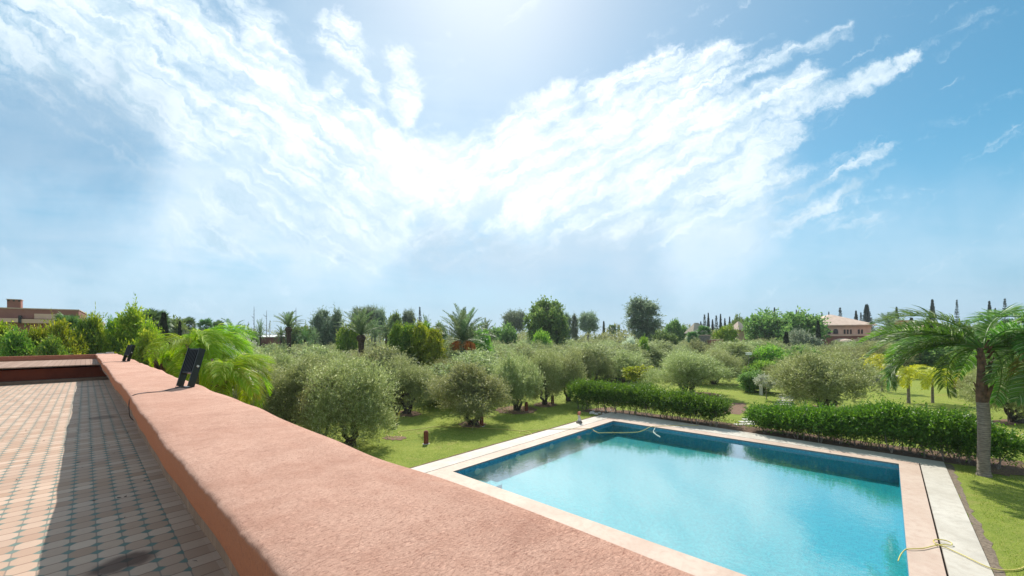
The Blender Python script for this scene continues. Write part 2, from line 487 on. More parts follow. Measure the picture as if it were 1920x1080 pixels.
PROTO = {}
def reg(name, parts):
    """parts: list of (part name, Geo, material, smooth)"""
    allv = np.concatenate([np.concatenate(g.V) for _, g, _, _ in parts])
    h = np.percentile(allv[:, 2], 99.8)
    w = np.percentile(allv[:, 0], 99.3) - np.percentile(allv[:, 0], 0.7)
    PROTO[name] = dict(h=h, w=w, parts=[(pn, g.mesh(name + '_' + pn, m, sm)) for pn, g, m, sm in parts])

def olive(seed, twigs, lpt, L, W, nb=20, stems=3, name='olive', mat='olive', spread=1.0, low=0.0, tl=.52):
    rng = np.random.default_rng(seed)
    blobs = []
    for i in range(nb):
        a = rng.random() * 2 * math.pi; rr = math.sqrt(rng.random()) * 1.75
        z = 2.55 + rng.normal() * 0.72 - 0.25 * (rr / 1.7) ** 2 * 1.6 - low * (rr > 1.1)
        r = 0.36 + rng.random() * 0.50
        blobs.append((math.cos(a) * rr * spread, math.sin(a) * rr * spread, max(z, 1.1), r * 1.1, r * 1.1, r))
    blobs.append((rng.normal() * .3, rng.normal() * .3, 2.4, 1.15, 1.15, .85))
    g = crown_geo(seed, blobs, twigs, lpt, L, W, tl, up=0.75, out=0.6, shell=0.3, droop=0.3)
    t = Geo()
    for i in range(stems):
        a = i * 2 * math.pi / stems + rng.random() * 1.0
        b = np.array([math.cos(a) * .14, math.sin(a) * .14, -0.1])
        k = np.array([math.cos(a) * .55, math.sin(a) * .55, 1.25])
        p = limb(rng, b, k, 7, 0.14)
        t.tube(p, np.linspace(.16, .09, 7), 8)
        for q in range(3):
            bl = blobs[rng.integers(nb)]
            tgt = np.array(bl[:3]); tgt[:2] = tgt[:2] * .8
            t.tube(limb(rng, p[-1] * .98, tgt, 6, .12), np.linspace(.075, .02, 6), 6)
    t.tube([(0, 0, -.15), (0, 0, .1), (0, 0, .32)], [.32, .27, .16], 10)
    reg(name, [('crown', g, M[mat], False), ('trunk', t, M['bark'], True)])

for i, (sd, nb, stems, sp, low) in enumerate([(3, 24, 3, 1.05, .6), (11, 18, 2, .95, .7), (27, 22, 4, 1.15, .35), (41, 24, 3, 1.0, .35), (58, 20, 5, 1.2, .1)]):
    olive(sd, 5600, 8, .13, .036, nb, stems, 'olive_near_%d' % i, 'olive', sp, low)
for i in range(4):
    olive(100 + i * 7, 2300, 6, .20, .065, 18, 3, 'olive_far_%d' % i, 'olive_far', 1.0, .2, .5)

def blobtree(name, seed, shape, twigs, lpt, L, W, mat, trunk_h, trunk_r=.12, nb=18, bark='bark', tl=.4, up=.3, droop=0.1, br=.3, shell=.4):
    rng = np.random.default_rng(seed)
    (w, zc, h) = shape
    blobs = []
    for i in range(int(nb * 1.5)):
        d = rng.normal(size=3); d /= np.linalg.norm(d); r = rng.random() ** .4
        x, y, z = d[0] * w * r * .88, d[1] * w * r * .88, zc + d[2] * h * r * .86
        q = br * (0.45 + 0.6 * rng.random())
        blobs.append((x, y, z, q * w * 1.0, q * w * 1.0, q * w * .95))
    g = crown_geo(seed + 1, blobs, twigs, lpt, L, W, tl, up=up, droop=droop, shell=shell)
    t = Geo()
    t.tube(limb(rng, (0, 0, -.1), (0, 0, zc), 7, .04), np.linspace(trunk_r, trunk_r * .4, 7), 7)
    for bl in blobs[:9]:
        z0 = trunk_h + rng.random() * max(zc - trunk_h, .1)
        t.tube(limb(rng, (0, 0, z0), bl[:3], 5, .08), np.linspace(trunk_r * .45, trunk_r * .1, 5), 5)
    reg(name, [('crown', g, M[mat], False), ('trunk', t, M[bark], True)])

blobtree('euca0', 5, (1.9, 6.0, 2.6), 1900, 6, .30, .10, 'euca', 2.5, .16, 22, 'bark_pale', .6, br=.22)
blobtree('euca1', 8, (1.7, 5.2, 3.6), 2100, 6, .30, .09, 'euca', 1.5, .16, 34, 'bark_pale', .6, br=.17)
blobtree('euca2', 9, (2.6, 5.0, 2.2), 1500, 6, .32, .11, 'euca', 2.2, .2, 14, 'bark', .6, br=.2)
blobtree('broad0', 15, (3.0, 4.0, 3.0), 3600, 6, .36, .2, 'broad', 1.2, .25, 26, 'bark', .5, br=.34)
blobtree('broad1', 19, (3.6, 3.2, 2.1), 3600, 6, .30, .18, 'broad', 1.0, .25, 26, 'bark', .5, br=.3)
blobtree('shrub_bright', 21, (1.6, 1.5, 1.4), 2200, 6, .20, .10, 'bright', .3, .06, 14, 'bark', .3, br=.42)
blobtree('shrub_green', 23, (1.6, 1.5, 1.4), 2200, 6, .20, .10, 'broad', .3, .06, 14, 'bark', .3, br=.42)
blobtree('shrub_grey', 25, (1.7, 1.5, 1.3), 2000, 6, .20, .08, 'grey', .3, .06, 14, 'bark', .3, br=.4)
blobtree('bamboo0', 31, (1.2, 3.2, 2.7), 3400, 8, .22, .075, 'bamboo', .5, .05, 22, 'bark_pale', .6, up=.4, droop=.4, br=.40, shell=.2)
blobtree('bamboo1', 33, (1.4, 2.9, 2.4), 3400, 8, .22, .08, 'bamboo_dark', .5, .05, 22, 'bark_pale', .6, up=.4, droop=.4, br=.38, shell=.2)
blobtree('bamboo2', 35, (1.0, 3.5, 3.1), 3000, 8, .24, .075, 'bamboo', .5, .05, 20, 'bark_pale', .7, up=.7, droop=.5, br=.3)
blobtree('sapling', 37, (.8, 2.0, .7), 420, 6, .20, .10, 'rosette', .8, .035, 9, 'bark_pale', .25, br=.42)
blobtree('blossom', 39, (1.2, 2.0, .5), 900, 6, .13, .09, 'whiteflower', 1.0, .05, 12, 'bark_pale', .25, br=.36)

def conifer(name, seed, sparse, mat='conifer'):
    rng = np.random.default_rng(seed)
    g = Geo(); t = Geo()
    t.tube(limb(rng, (0, 0, -.1), (0.1, 0, 10), 8, .01), np.linspace(.16, .03, 8), 6)
    n = 70 if not sparse else 26
    P = []; D = []
    for i in range(n):
        z = 1.2 + 8.7 * (i + rng.random()) / n
        ln = (10.3 - z) * .24 * (.75 + .4 * rng.random()) + .05
        a = rng.random() * 6.28
        for k in range(4):
            aa = a + k * 1.57 + rng.normal() * .25; l2 = ln * (.7 + .5 * rng.random())
            m_ = int(14 if not sparse else 9)
            s = rng.random(m_ * 3)
            p = np.stack([np.cos(aa) * l2 * s, np.sin(aa) * l2 * s, z + .15 * l2 * s + rng.normal(size=len(s)) * .08], 1)
            P.append(p); D.append(np.tile([np.cos(aa), np.sin(aa), .5], (len(s), 1)))
    P = np.concatenate(P); D = np.concatenate(D) + rnd_dirs(rng, len(P)) * .8
    leaf_quads(g, rng, P, D, .30, .08)
    reg(name, [('crown', g, M[mat], False), ('trunk', t, M['dead_wood'], True)])
conifer('conifer0', 61, False); conifer('conifer1', 64, True); conifer('conifer2', 67, False)
def cypress(name, seed):
    rng = np.random.default_rng(seed); g = Geo(); n = 9000
    z = rng.random(n) ** .9 * 8; a = rng.random(n) * 6.28
    prof = .62 * np.sin(np.clip((z + .5) / 8.6, 0, 1) ** .55 * math.pi) ** .6 + .05
    r = prof * (.6 + .4 * rng.random(n) ** .5) * (1 + .12 * np.sin(a * 3 + z * 4))
    P = np.stack([np.cos(a) * r, np.sin(a) * r, z + .3], 1)
    D = np.stack([np.cos(a) * .35, np.sin(a) * .35, np.ones(n)], 1) + rnd_dirs(rng, n) * .35
    leaf_quads(g, rng, P, D, .3, .09)
    t = Geo().tube([(0, 0, -.1), (0, 0, 2), (0, 0, 7)], [.13, .1, .03], 6)
    reg(name, [('crown', g, M['cypress'], False), ('trunk', t, M['bark'], True)])
cypress('cypress', 71)

# palms -----------------------------------------------------------------
def frond(seed, L, a0, a1, ll, lw, n=46, droop=.8, vee=.3, pw=1.0, tip=.35, seg=3, start=.12, twist=.0):
    """one pinnate frond leaving the origin along +x; angles over the horizon"""
    rng = np.random.default_rng(seed)
    K = 22; s = np.linspace(0, 1, K)
    ang = a0 + (a1 - a0) * s ** pw
    dx = np.cos(ang) * L / K; dz = np.sin(ang) * L / K
    bend = np.cumsum(np.full(K, twist / K))
    p = np.stack([np.cumsum(dx * np.cos(bend)), np.cumsum(dx * np.sin(bend)), np.cumsum(dz)], 1) - np.array([dx[0], 0, dz[0]])
    rg = Geo().tube(p[::2] if K > 8 else p, np.linspace(.03, .006, len(p[::2])) * L / 3, 5, False)
    lg = Geo()
    t = start + (1 - start) * (np.arange(n) + .5) / n
    t = np.repeat(t, 2) + rng.normal(size=2 * n) * .004
    t = np.clip(t, 0, .999)
    side = np.tile([1.0, -1.0], n)
    f = t * (K - 1); i0 = f.astype(int); fr = (f - i0)[:, None]
    i1 = np.minimum(i0 + 1, K - 1)
    P = p[i0] * (1 - fr) + p[i1] * fr
    T = p[np.minimum(i0 + 1, K - 1)] - p[np.maximum(i0 - 0, 0)]
    T[np.linalg.norm(T, axis=1) < 1e-6] = p[-1] - p[-2]
    T /= np.linalg.norm(T, axis=1)[:, None]
    S = np.cross(T, [0, 0, 1.0]); S /= np.linalg.norm(S, axis=1)[:, None] + 1e-9
    U = np.cross(S, T)
    ln = ll * (np.sin(np.clip((t - start) / (1 - start) * .85 + .12, 0, 1) * math.pi) * .75 + .25) * (.85 + .3 * rng.random(2 * n))
    D = S * side[:, None] * 1.0 + T * (.55 + tip * t[:, None]) + U * (vee + rng.normal(size=(2 * n, 1)) * .22)
    D /= np.linalg.norm(D, axis=1)[:, None]
    pts = [P]; d = D.copy(); cur = P
    for k in range(seg):
        cur = cur + d * (ln / seg)[:, None]
        d = d + np.array([0, 0, -droop / seg]) * (1 + .4 * rng.random((2 * n, 1))); d /= np.linalg.norm(d, axis=1)[:, None]
        pts.append(cur)
    Wd = np.cross(D, U + rnd_dirs(rng, 2 * n) * .6); Wd /= np.linalg.norm(Wd, axis=1)[:, None] + 1e-9
    wid = [0.5] + [1.0] * (seg - 1) + [.12]
    rows = []
    for k, q in enumerate(pts):
        rows.append(q - Wd * lw * wid[k] * .5); rows.append(q + Wd * lw * wid[k] * .5)
    v = np.stack(rows, 1).reshape(-1, 3)           # per leaflet: 2*(seg+1) verts
    m = 2 * (seg + 1); base = np.arange(2 * n)[:, None] * m
    fs = []
    for k in range(seg):
        fs.append(np.concatenate([base + 2 * k, base + 2 * k + 1, base + 2 * k + 3, base + 2 * k + 2], 1))
    lg.add(v, np.concatenate(fs))
    return rg, lg
def frond_geo(*a, **k):
    r, l = frond(*a, **k); return Geo().addx(r).addx(l)

def rotM(az, pitch=0.0, roll=0.0, z=0.0, r=0.0, sc=1.0):
    return Matrix.Translation((math.cos(az) * r, math.sin(az) * r, z)) @ Matrix.Rotation(az, 4, 'Z') @ Matrix.Rotation(-pitch, 4, 'Y') @ Matrix.Rotation(roll, 4, 'X') @ Matrix.Scale(sc, 4)

def whole_palm(name, seed, geos, N, trunk, leafm, pit=(-.6, 1.1), z=5.0, tm='date_trunk', stalk=False):
    rng = random.Random(seed); g = Geo()
    for i in range(N):
        u = (i + .5) / N
        g.addx(rng.choice(geos), rotM(i * 2.399 + rng.random() * .3, pit[0] + (pit[1] - pit[0]) * u, rng.uniform(-.3, .3), z, .08, rng.uniform(.85, 1.1)))
    t = Geo()
    t.tube(*trunk, 10)
    reg(name, [('crown', g, M[leafm], False), ('trunk', t, M[tm], True)])
dg = [frond_geo(200 + i, 2.6, .35, -.35, .42, .06, 26, .25, .45, 1.3, .5, 2) for i in range(3)]
whole_palm('date_small', 5, dg, 34, ([(0, 0, -.1), (.05, 0, 2.5), (0, 0, 4.6), (0, 0, 5.1)], [.28, .25, .27, .2]), 'datepalm', (-.5, 1.25), 5.0)
dg2 = [frond_geo(210 + i, 2.6, .3, -.9, .42, .06, 26, .3, .4, 1.2, .5, 2) for i in range(3)]
whole_palm('date_droop', 6, dg2, 34, ([(0, 0, -.1), (.05, 0, 2.5), (0, 0, 4.6), (0, 0, 5.1)], [.3, .26, .3, .2]), 'fanpalm', (-.5, 1.1), 5.0)
# fan palm: blades radiating from a petiole
def fan_leaf(seed, R=.85, pet=.8):
    rng = np.random.default_rng(seed); g = Geo()
    g.tube([(0, 0, 0), (pet * .5, 0, .05), (pet, 0, 0)], .015, 4, False)
    n = 17
    for i in range(n):
        a = -1.9 + 3.8 * i / (n - 1)
        d = np.array([math.cos(a), math.sin(a), -.12 - .15 * rng.random()])
        w = np.array([-math.sin(a), math.cos(a), 0]) * .065
        c = np.array([pet, 0, 0]); r = R * (.85 + .15 * math.cos(a))
        dd = d + np.array([0, 0, -.45])
        g.add([c, c + d * r * .6 + w, c + d * r * .6 + dd * r * .4, c + d * r * .6 - w], [(0, 1, 2, 3)])
    return g
fg = [fan_leaf(300 + i) for i in range(3)]
whole_palm('fan_palm', 8, fg, 46, ([(0, 0, -.1), (.08, 0, 3), (0, 0, 6.2)], [.2, .15, .14]), 'fanpalm', (-1.0, 1.3), 6.1, 'date_trunk')

# ------------------------------------------------------------------ placing
RN = random.Random(4)
def place(proto, name, px, topy, wpx, Y=None, basey=None, label='', cat='tree', group=None, rz=None, mats=None):
    P = PROTO[proto]
    if Y is None: Y = on(px, basey, GZ).y
    a, b = ray(px, topy)
    top = H + b * Y
    s_h = (top - GZ) / P['h']; s_w = (wpx * Y / 750.0) / P['w']
    r = empty(name, (a * Y, Y, GZ), RN.uniform(0, 6.28) if rz is None else rz, (s_w, s_w, s_h))
    tag(r, label, cat, group)
    for pn, me in P['parts']:
        obj(pn, me, r)
    return r

# ================================================================== SETTING
def ringquads(g, inner, outer, z):
    v = [(p[0], p[1], z) for p in inner] + [(p[0], p[1], z) for p in outer]
    n = len(inner)
    g.add(v, [(i, (i + 1) % n, (i + 1) % n + n, i + n) for i in range(n)])
def W2(s, t): p = WN * s + WD * t; return (p[0], p[1])
# pool corners in the terrace frame (s across, t along)
PI_ = [(9.02, 11.43), (20.6, 11.43), (20.6, -0.29), (9.02, -0.29)]
PSL = [(7.9, 12.03), (21.27, 12.03), (21.15, -0.83), (7.9, -0.83)]
PSO = [(7.86, 12.07), (21.31, 12.07), (21.19, -0.87), (7.86, -0.87)]
POU = [(7.2, 12.87), (23.0, 12.87), (21.98, -1.52), (7.2, -1.52)]
lawn_hole = [W2(*q) for q in POU]
g = Geo()
big = [(-2500, 900), (-300, 3500), (2500, 900), (0, -2500)]
mid = [W2(-30, 60), W2(70, 60), W2(60, -40), W2(-30, -40)]
ringquads(g, lawn_hole, mid, GZ); ringquads(g, mid, [(-1100, 1100), (1100, 1100), (1100, -1100), (-1100, -1100)], GZ)
tag(obj('ground', g.mesh('ground', M['lawn'])), kind='structure')

def slab(g, inner, outer, zt, zb):
    n = len(inner)
    v = [(*p, zt) for p in inner] + [(*p, zt) for p in outer] + [(*p, zb) for p in inner] + [(*p, zb) for p in outer]
    f = []
    for i in range(n):
        j = (i + 1) % n
        f += [(i, j, j + n, i + n), (i + n, j + n, j + 3 * n, i + 3 * n), (j, i, i + 2 * n, j + 2 * n)]
    g.add(v, f)
pool = empty('swimming_pool'); pool.matrix_world = FRAME
tag(pool, 'large square blue mosaic swimming pool filled with clear water beside the lawn', 'pool')
g = Geo(); slab(g, PI_, PSL, 0.0, -0.06)
obj('inner_coping', g.mesh('inner_coping', M['coping_pink']), pool)
g = Geo(); slab(g, PSO, POU, 0.0, -0.3)
obj('outer_coping', g.mesh('outer_coping', M['coping_cream']), pool)
g = Geo(); slab(g, PSL, PSO, -0.05, -0.12)
obj('drain_slot', g.mesh('drain_slot', M['slot']), pool)
s0, s1, t0, t1 = 9.02, 20.6, -0.29, 11.43
PD = -0.74
g = Geo(); g.add([(s0, t0, PD), (s1, t0, PD), (s1, t1, PD), (s0, t1, PD)], [(0, 1, 2, 3)])
obj('pool_floor', g.mesh('pool_floor', M['pool']), pool)
for nm, z0, z1, mt in (('pool_wall', PD, -0.22, 'pool_wall'), ('waterline_band', -0.22, -0.004, 'pool_band')):
    g = Geo()
    r = [(s0, t0), (s1, t0), (s1, t1), (s0, t1)]
    for i in range(4):
        a, b = r[i], r[(i + 1) % 4]
        g.add([(*a, z0), (*b, z0), (*b, z1), (*a, z1)], [(0, 3, 2, 1)])
    obj(nm, g.mesh(nm, M[mt]), pool)
for k in range(2):
    g = Geo(); g.box(s0 + .004, s0 + 1.5 - .5 * k, t1 - 1.0 + .35 * k, t1 - .004, PD + .004, PD + .12 * (k + 1))
    obj('step', g.mesh('step', M['pool']), pool)
def wallpt(px, py, t):
    a, b = ray(px, py); lam = t / (a * WD[0] + WD[1])
    return (a * WN[0] + WN[1]) * lam, H + b * lam
for px, py in ((895, 884), (971, 857), (1034, 837), (1084, 821)):
    s_, z_ = wallpt(px, py, t1)
    g = Geo(); a = np.linspace(0, 2 * math.pi, 17)[:-1]
    ring = [(s_ + math.cos(q) * .13, t1 - .03, z_ + math.sin(q) * .10) for q in a]
    ring2 = [(s_ + math.cos(q) * .15, t1 - .002, z_ + math.sin(q) * .12) for q in a]
    g.add(ring + [(s_, t1 - .045, z_)], [(i, (i + 1) % 16, 16) for i in range(16)])
    g.add(ring + ring2, [(i, (i + 1) % 16, (i + 1) % 16 + 16, i + 16) for i in range(16)])
    obj('pool_lamp', g.mesh('pool_lamp', M['white_paint']), pool)
g = Geo(); g.add([(s0, t0, -.12), (s1, t0, -.12), (s1, t1, -.12), (s0, t1, -.12)], [(0, 1, 2, 3)])
obj('water', g.mesh('water', M['water']), pool)

# soil, mulch and gravel sheets: wobbly outlines laid over the lawn
def sheet(name, pts, mat, z=0.0, wob=.12, seed=1, n=10):
    rng = random.Random(seed); P = [Vector((p[0], p[1])) for p in pts]; out = []
    for i in range(len(P)):
        a, b = P[i], P[(i + 1) % len(P)]
        m_ = max(2, int((b - a).length / .25))
        for k in range(m_):
            q = a.lerp(b, k / m_); out.append((q.x + rng.uniform(-wob, wob), q.y + rng.uniform(-wob, wob), GZ + z))
    c = sum((Vector(o) for o in out), Vector()) / len(out)
    me = bpy.data.meshes.new(name)
    me.from_pydata(out, [], [tuple(range(len(out)))]); me.materials.append(mat); me.validate()
    import bmesh
    bm = bmesh.new(); bm.from_mesh(me); bmesh.ops.triangulate(bm, faces=bm.faces[:]); bm.to_mesh(me); bm.free()
    return tag(obj(name, me), kind='structure')
def sheet_px(name, pts, mat, z=0.0, wob=.12, seed=1):
    return sheet(name, [on(px, py, GZ)[:2] for px, py in pts], mat, z, wob, seed)
sheet('soil_strip', [W2(*q) for q in ((23.06, 13.6), (24.2, 12.6), (24.3, 6), (24.0, 0), (24.2, -5.5), (22.7, -5.4), (21.95, -1.6), (22.06, -.6), (22.45, 5), (23.0, 12.6))], M['soil'], .006, .05, 2)
sheet('soil_edge', [W2(*q) for q in ((7.4, 12.9), (22.9, 12.9), (22.9, 13.1), (7.4, 13.03))], M['soil'], .005, .03, 3)
sheet('soil_edge', [W2(*q) for q in ((21.96, -1.50), (21.9, -1.72), (17, -1.64), (13, -1.72), (9, -1.66), (9, -1.50))], M['gravel_dark'], .005, .05, 4)
sheet_px('gravel_path', [(1095, 746), (1240, 762), (1335, 772), (1335, 765), (1240, 753), (1100, 739)], M['gravel'], .007, .05, 5)
sheet_px('mulch_patch', [(1352, 757), (1395, 755), (1402, 768), (1390, 777), (1350, 775)], M['mulch'], .008, .15, 6)
sheet_px('mulch_patch', [(1085, 770), (1150, 762), (1160, 775), (1110, 776)], M['mulch'], .010, .12, 7)
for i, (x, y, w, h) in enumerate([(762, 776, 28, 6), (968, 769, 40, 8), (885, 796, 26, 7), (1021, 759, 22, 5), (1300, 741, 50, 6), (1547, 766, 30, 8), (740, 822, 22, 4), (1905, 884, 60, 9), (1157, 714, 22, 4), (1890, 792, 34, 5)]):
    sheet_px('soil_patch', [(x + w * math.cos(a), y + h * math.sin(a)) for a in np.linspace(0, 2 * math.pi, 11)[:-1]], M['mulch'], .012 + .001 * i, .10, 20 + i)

# ------------------------------------------------------------------ terrace
def wob(t, k=1.0):
    return k * (.009 * math.sin(t * 1.3 + .4) + .002 * math.sin(t * 3.9 + 1) + .002 * math.sin(t * 9.1))
def terr(name, mesh, parent=None):
    o = obj(name, mesh, parent)
    if parent is None: o.matrix_world = FRAME
    return o
tt = [-3.0]
while tt[-1] < 22.25: tt.append(tt[-1] + (.035 if tt[-1] < 4 else .09))
tt[-1] = 22.25
def profile(t):
    i = .268 + wob(t); o = .885 + wob(t + 30, 1.2); z = 4.3 + .006 * math.sin(t * 2.3) + .004 * math.sin(t * 5.7 + 2)
    crumble = (.005 if t < 4 else .0) * math.sin(t * 47) * math.sin(t * 23 + 1)
    P = [(o - .03, 3.7), (o, 4.10), (o, z - .05), (o - .006, z - .02), (o - .025, z - .002)]
    for k in range(1, 9): P.append((o - .025 + (i + .020 - o + .025) * k / 9, z + .003 * math.sin(k * 2 + t * 6)))
    P += [(i + .020, z - .001), (i + .007 + crumble, z - .005 + crumble * .5), (i + crumble * .6, z - .016), (i - .002, z - .060), (i + .004, 4.174), (i + .006, 4.168), (.60, 4.166), (.60, 3.6)]
    return P
pr = [profile(t) for t in tt]; m_ = len(pr[0])
V = np.array([[(s, t, z) for s, z in p] for p, t in zip(pr, tt)]).reshape(-1, 3)
i = np.arange(len(tt) - 1)[:, None] * m_; j = np.arange(m_ - 1)[None, :]
g = Geo(); g.add(V, np.stack([i + j, i + j + m_, i + j + m_ + 1, i + j + 1], -1).reshape(-1, 4))
for e in (0, len(tt) - 1):
    vv = V[e * m_:(e + 1) * m_]; c = vv.mean(0)
    g.add(np.vstack([vv, c]), [(k, (k + 1) % m_, m_) for k in range(m_)])
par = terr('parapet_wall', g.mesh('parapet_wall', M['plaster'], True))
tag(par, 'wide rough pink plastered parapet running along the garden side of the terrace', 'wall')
g = Geo()
for k in range(len(tt) - 1):
    a, b = tt[k], tt[k + 1]
    sa, sb = .278 + wob(a), .278 + wob(b)
    g.add([(sa, a, 4.118), (sb, b, 4.118), (sb, b, 4.164), (sa, a, 4.164)], [(0, 1, 2, 3)])
    g.add([(sa, a, 4.118), (.596, a, 4.118), (.596, b, 4.118), (sb, b, 4.118)], [(0, 1, 2, 3)])
terr('tile_strip', g.mesh('tile_strip', M['strip']), par)
g = Geo(); g.add([(-14, -4, 3.6), (.60, -4, 3.6), (.60, 18.5, 3.6), (-14, 18.5, 3.6)], [(0, 1, 2, 3)])
tag(terr('terrace_floor', g.mesh('terrace_floor', M['tiles'])), kind='structure')
# end of the terrace: back parapet over a tiled ledge and a dark red recess
g = Geo(); g.box(-14, .265, 21.95, 22.25, 4.136, 4.297)
ep = terr('end_parapet', g.mesh('end_parapet', M['plaster_far']))
tag(ep, 'terracotta end parapet closing the far side of the terrace above a dark recess', 'wall')
g = Geo(); g.add([(-14, 17.8, 4.088), (.46, 17.8, 4.088), (.46, 21.949, 4.134), (-14, 21.949, 4.134), (-14, 17.8, 4.06), (.46, 17.8, 4.06), (.46, 21.949, 4.0), (-14, 21.949, 4.0)],
                 [(0, 1, 2, 3), (4, 7, 6, 5), (0, 4, 5, 1), (1, 5, 6, 2), (3, 2, 6, 7), (0, 3, 7, 4)])
terr('tiled_ledge', g.mesh('tiled_ledge', M['ledge_tiles']), ep)
g = Geo(); g.box(-14, .59, 18.15, 22.2, 3.6, 3.998)
terr('recess_wall', g.mesh('recess_wall', M['dark_red']), ep)
g = Geo(); g.box(-14, .59, 17.7, 18.15, 3.6, 3.685)
terr('kerb', g.mesh('kerb', M['strip']), ep)
# masonry under the terrace
g = Geo(); g.box(-14, .80, -4, 22.2, GZ, 3.596)
tb = terr('terrace_building', g.mesh('terrace_building', M['facade']))
tag(tb, 'terracotta building below the tiled roof terrace', 'building')
# little block behind the corner
g = Geo(); g.box(.55, .78, 22.45, 22.62, 3.9, 4.36); g.box(.30, .54, 22.47, 22.6, 3.9, 4.33)
nb = terr('masonry_block', g.mesh('masonry_block', M['white_stone']))
tag(nb, 'small pale masonry block behind the far corner of the parapet', 'block')
g = Geo(); g.box(.2, .85, 22.26, 22.7, GZ, 3.9)
terr('block_pier', g.mesh('block_pier', M['facade']), tb)
# leaf litter on the floor
rng = np.random.default_rng(77); g = Geo()
for k in range(150):
    s_ = rng.uniform(-1.6, .42); t_ = rng.uniform(1.4, 16) ** 1.0
    a = rng.random() * 6.28; l = rng.uniform(.008, .026); w = rng.uniform(.0012, .003)
    pts = []
    for q in range(4):
        a += rng.normal() * .35; pts.append((s_, t_, 3.604 + .002 * (q % 2))); s_ += math.cos(a) * l / 2; t_ += math.sin(a) * l / 2
    g.tube(pts, [w * .4, w, w, w * .3], 4, False)
tag(terr('leaf_litter', g.mesh('leaf_litter', M['dead_wood'])), 'small dry leaves and twigs scattered over the terrace tiles', 'debris', kind='stuff')

# floodlights on the parapet
def spline(pts, n=10):
    P = [Vector(p) for p in pts]; P = [P[0]] + P + [P[-1]]; out = []
    for i in range(1, len(P) - 2):
        for k in range(n):
            t = k / n; a, b, c, d = P[i - 1:i + 3]
            out.append(0.5 * ((2 * b) + (c - a) * t + (2 * a - 5 * b + 4 * c - d) * t * t + (3 * b - a - 3 * c + d) * t ** 3))
    out.append(P[-2]); return [tuple(p) for p in out]
def floodlight(px, py, sc, label, cable):
    p = on(px, py, 4.3); r = empty('floodlight', p, 0, (sc, sc, sc))
    r.matrix_world = Matrix.Translation(p) @ FRAME @ Matrix.Rotation(math.radians(30), 4, 'Z') @ Matrix.Scale(sc, 4)
    tag(r, label, 'floodlight', 'floodlights on the parapet')
    tilt = math.radians(18)
    Mt = Matrix.Rotation(tilt, 4, 'Y')
    for y in (0.0, .15):
        g = Geo(); g.box(-.036, .036, y - .005, y + .005, 0.012, .43)
        obj('bracket_arm', g.mesh('bracket_arm', M['black']), r, Mt)
        b = Geo(); b.lathe([(0, -.006), (.011, -.006), (.013, 0), (.013, .004)], 12)
        s_ = -1 if y == 0 else 1
        obj('bolt', b.mesh('bolt', M['bolt']), r, Mt @ Matrix.Translation((0.004, y + s_ * .008, .235)) @ Matrix.Rotation(math.pi / 2 * s_, 4, 'X'))
    g = Geo(); g.box(-.04, .04, -.004, .154, .0, .012)
    obj('bracket_foot', g.mesh('bracket_foot', M['black']), r)
    g = Geo(); g.box(-.026, .030, .009, .141, .155, .425)
    for k in range(6): g.box(-.038, -.0262, .02 + k * .02, .026 + k * .02, .17, .41)
    bd = obj('lamp_body', g.mesh('lamp_body', M['black']), r, Mt)
    g = Geo(); g.box(.0305, .036, .016, .134, .165, .415)
    obj('lamp_glass', g.mesh('lamp_glass', M['glass_dark']), bd)
    g = Geo(); g.tube(spline(cable, 8), .0042, 6)
    c = tag(obj('cable', g.mesh('cable', M['cable'], True)), 'thin dark cable running over the parapet from the ' + ('nearer' if sc > .99 else 'farther') + ' floodlight', 'cable')
def up(px, py, dz=.004): return tuple(on(px, py, 4.3 + dz))
e1 = up(256, 739); v1 = Vector(e1)
def stz(v, z, ds=0): return (v.x - WN[0] * ds, v.y - WN[1] * ds, z)
floodlight(357, 727, 1.0, 'larger looking black floodlight on the parapet nearest the camera, cable trailing left',
           [up(345, 724, .02), up(325, 729), up(300, 734), up(275, 736), e1, stz(v1, 4.285, .035), stz(v1, 4.24, .05), stz(v1, 4.18, .052), stz(v1, 4.10, .045), stz(v1, 4.06, 0.01), stz(v1, 4.09, -.05)])
e2 = up(195, 680.0); v2 = Vector(e2)
floodlight(240, 678, .98, 'black floodlight farther along the parapet close to the terrace corner',
           [up(236, 677.5, .02), up(222, 678), up(208, 678.6), e2, stz(v2, 4.28, .05), stz(v2, 4.22, .06), stz(v2, 4.12, .05)])

# ------------------------------------------------------------------ garden things
def hose(pts, r, mat, label, cat='hose', z=GZ + .02):
    P = []
    for q in pts:
        zz = q[2] if len(q) > 2 else z
        p = on(q[0], q[1], zz); P.append((p.x, p.y, p.z))
    g = Geo(); g.tube(spline(P, 8), r, 6)
    return tag(obj('garden_hose', g.mesh('garden_hose', M[mat], True)), label, cat)
hose([(742, 802), (731, 806), (725, 811), (727, 817), (738, 820), (751, 819), (752, 815), (747, 812), (749, 809), (765, 807), (790, 804), (812, 800.5), (840, 800.3), (870, 801), (905, 803), (945, 805), (965, 807), (980, 808), (993, 811), (996, 814), (985, 813.5), (975, 812), (976, 809.5), (990, 807), (1005, 806, .02), (1040, 804.5, .02), (1085, 804, .02), (1104, 803.5, .02), (1108, 803, .0), (1112, 806, -.10), (1122, 811, -.11), (1140, 811, -.11), (1170, 811, -.11), (1195, 810, -.11), (1208, 806, -.10), (1218, 801, -.02), (1224, 799.6, .03), (1245, 798.5, .02), (1275, 797.5, .02), (1310, 797.5, .02)],
     .013, 'hose', 'long yellow hose lying over the left lawn and trailing through the pool corner')
hose([(1229, 801, .03), (1227, 805, -.06), (1225, 810, -.11), (1231, 815, -.11), (1238, 819, -.11)], .018, 'hose_white', 'short pale hose dangling into the far edge of the pool')
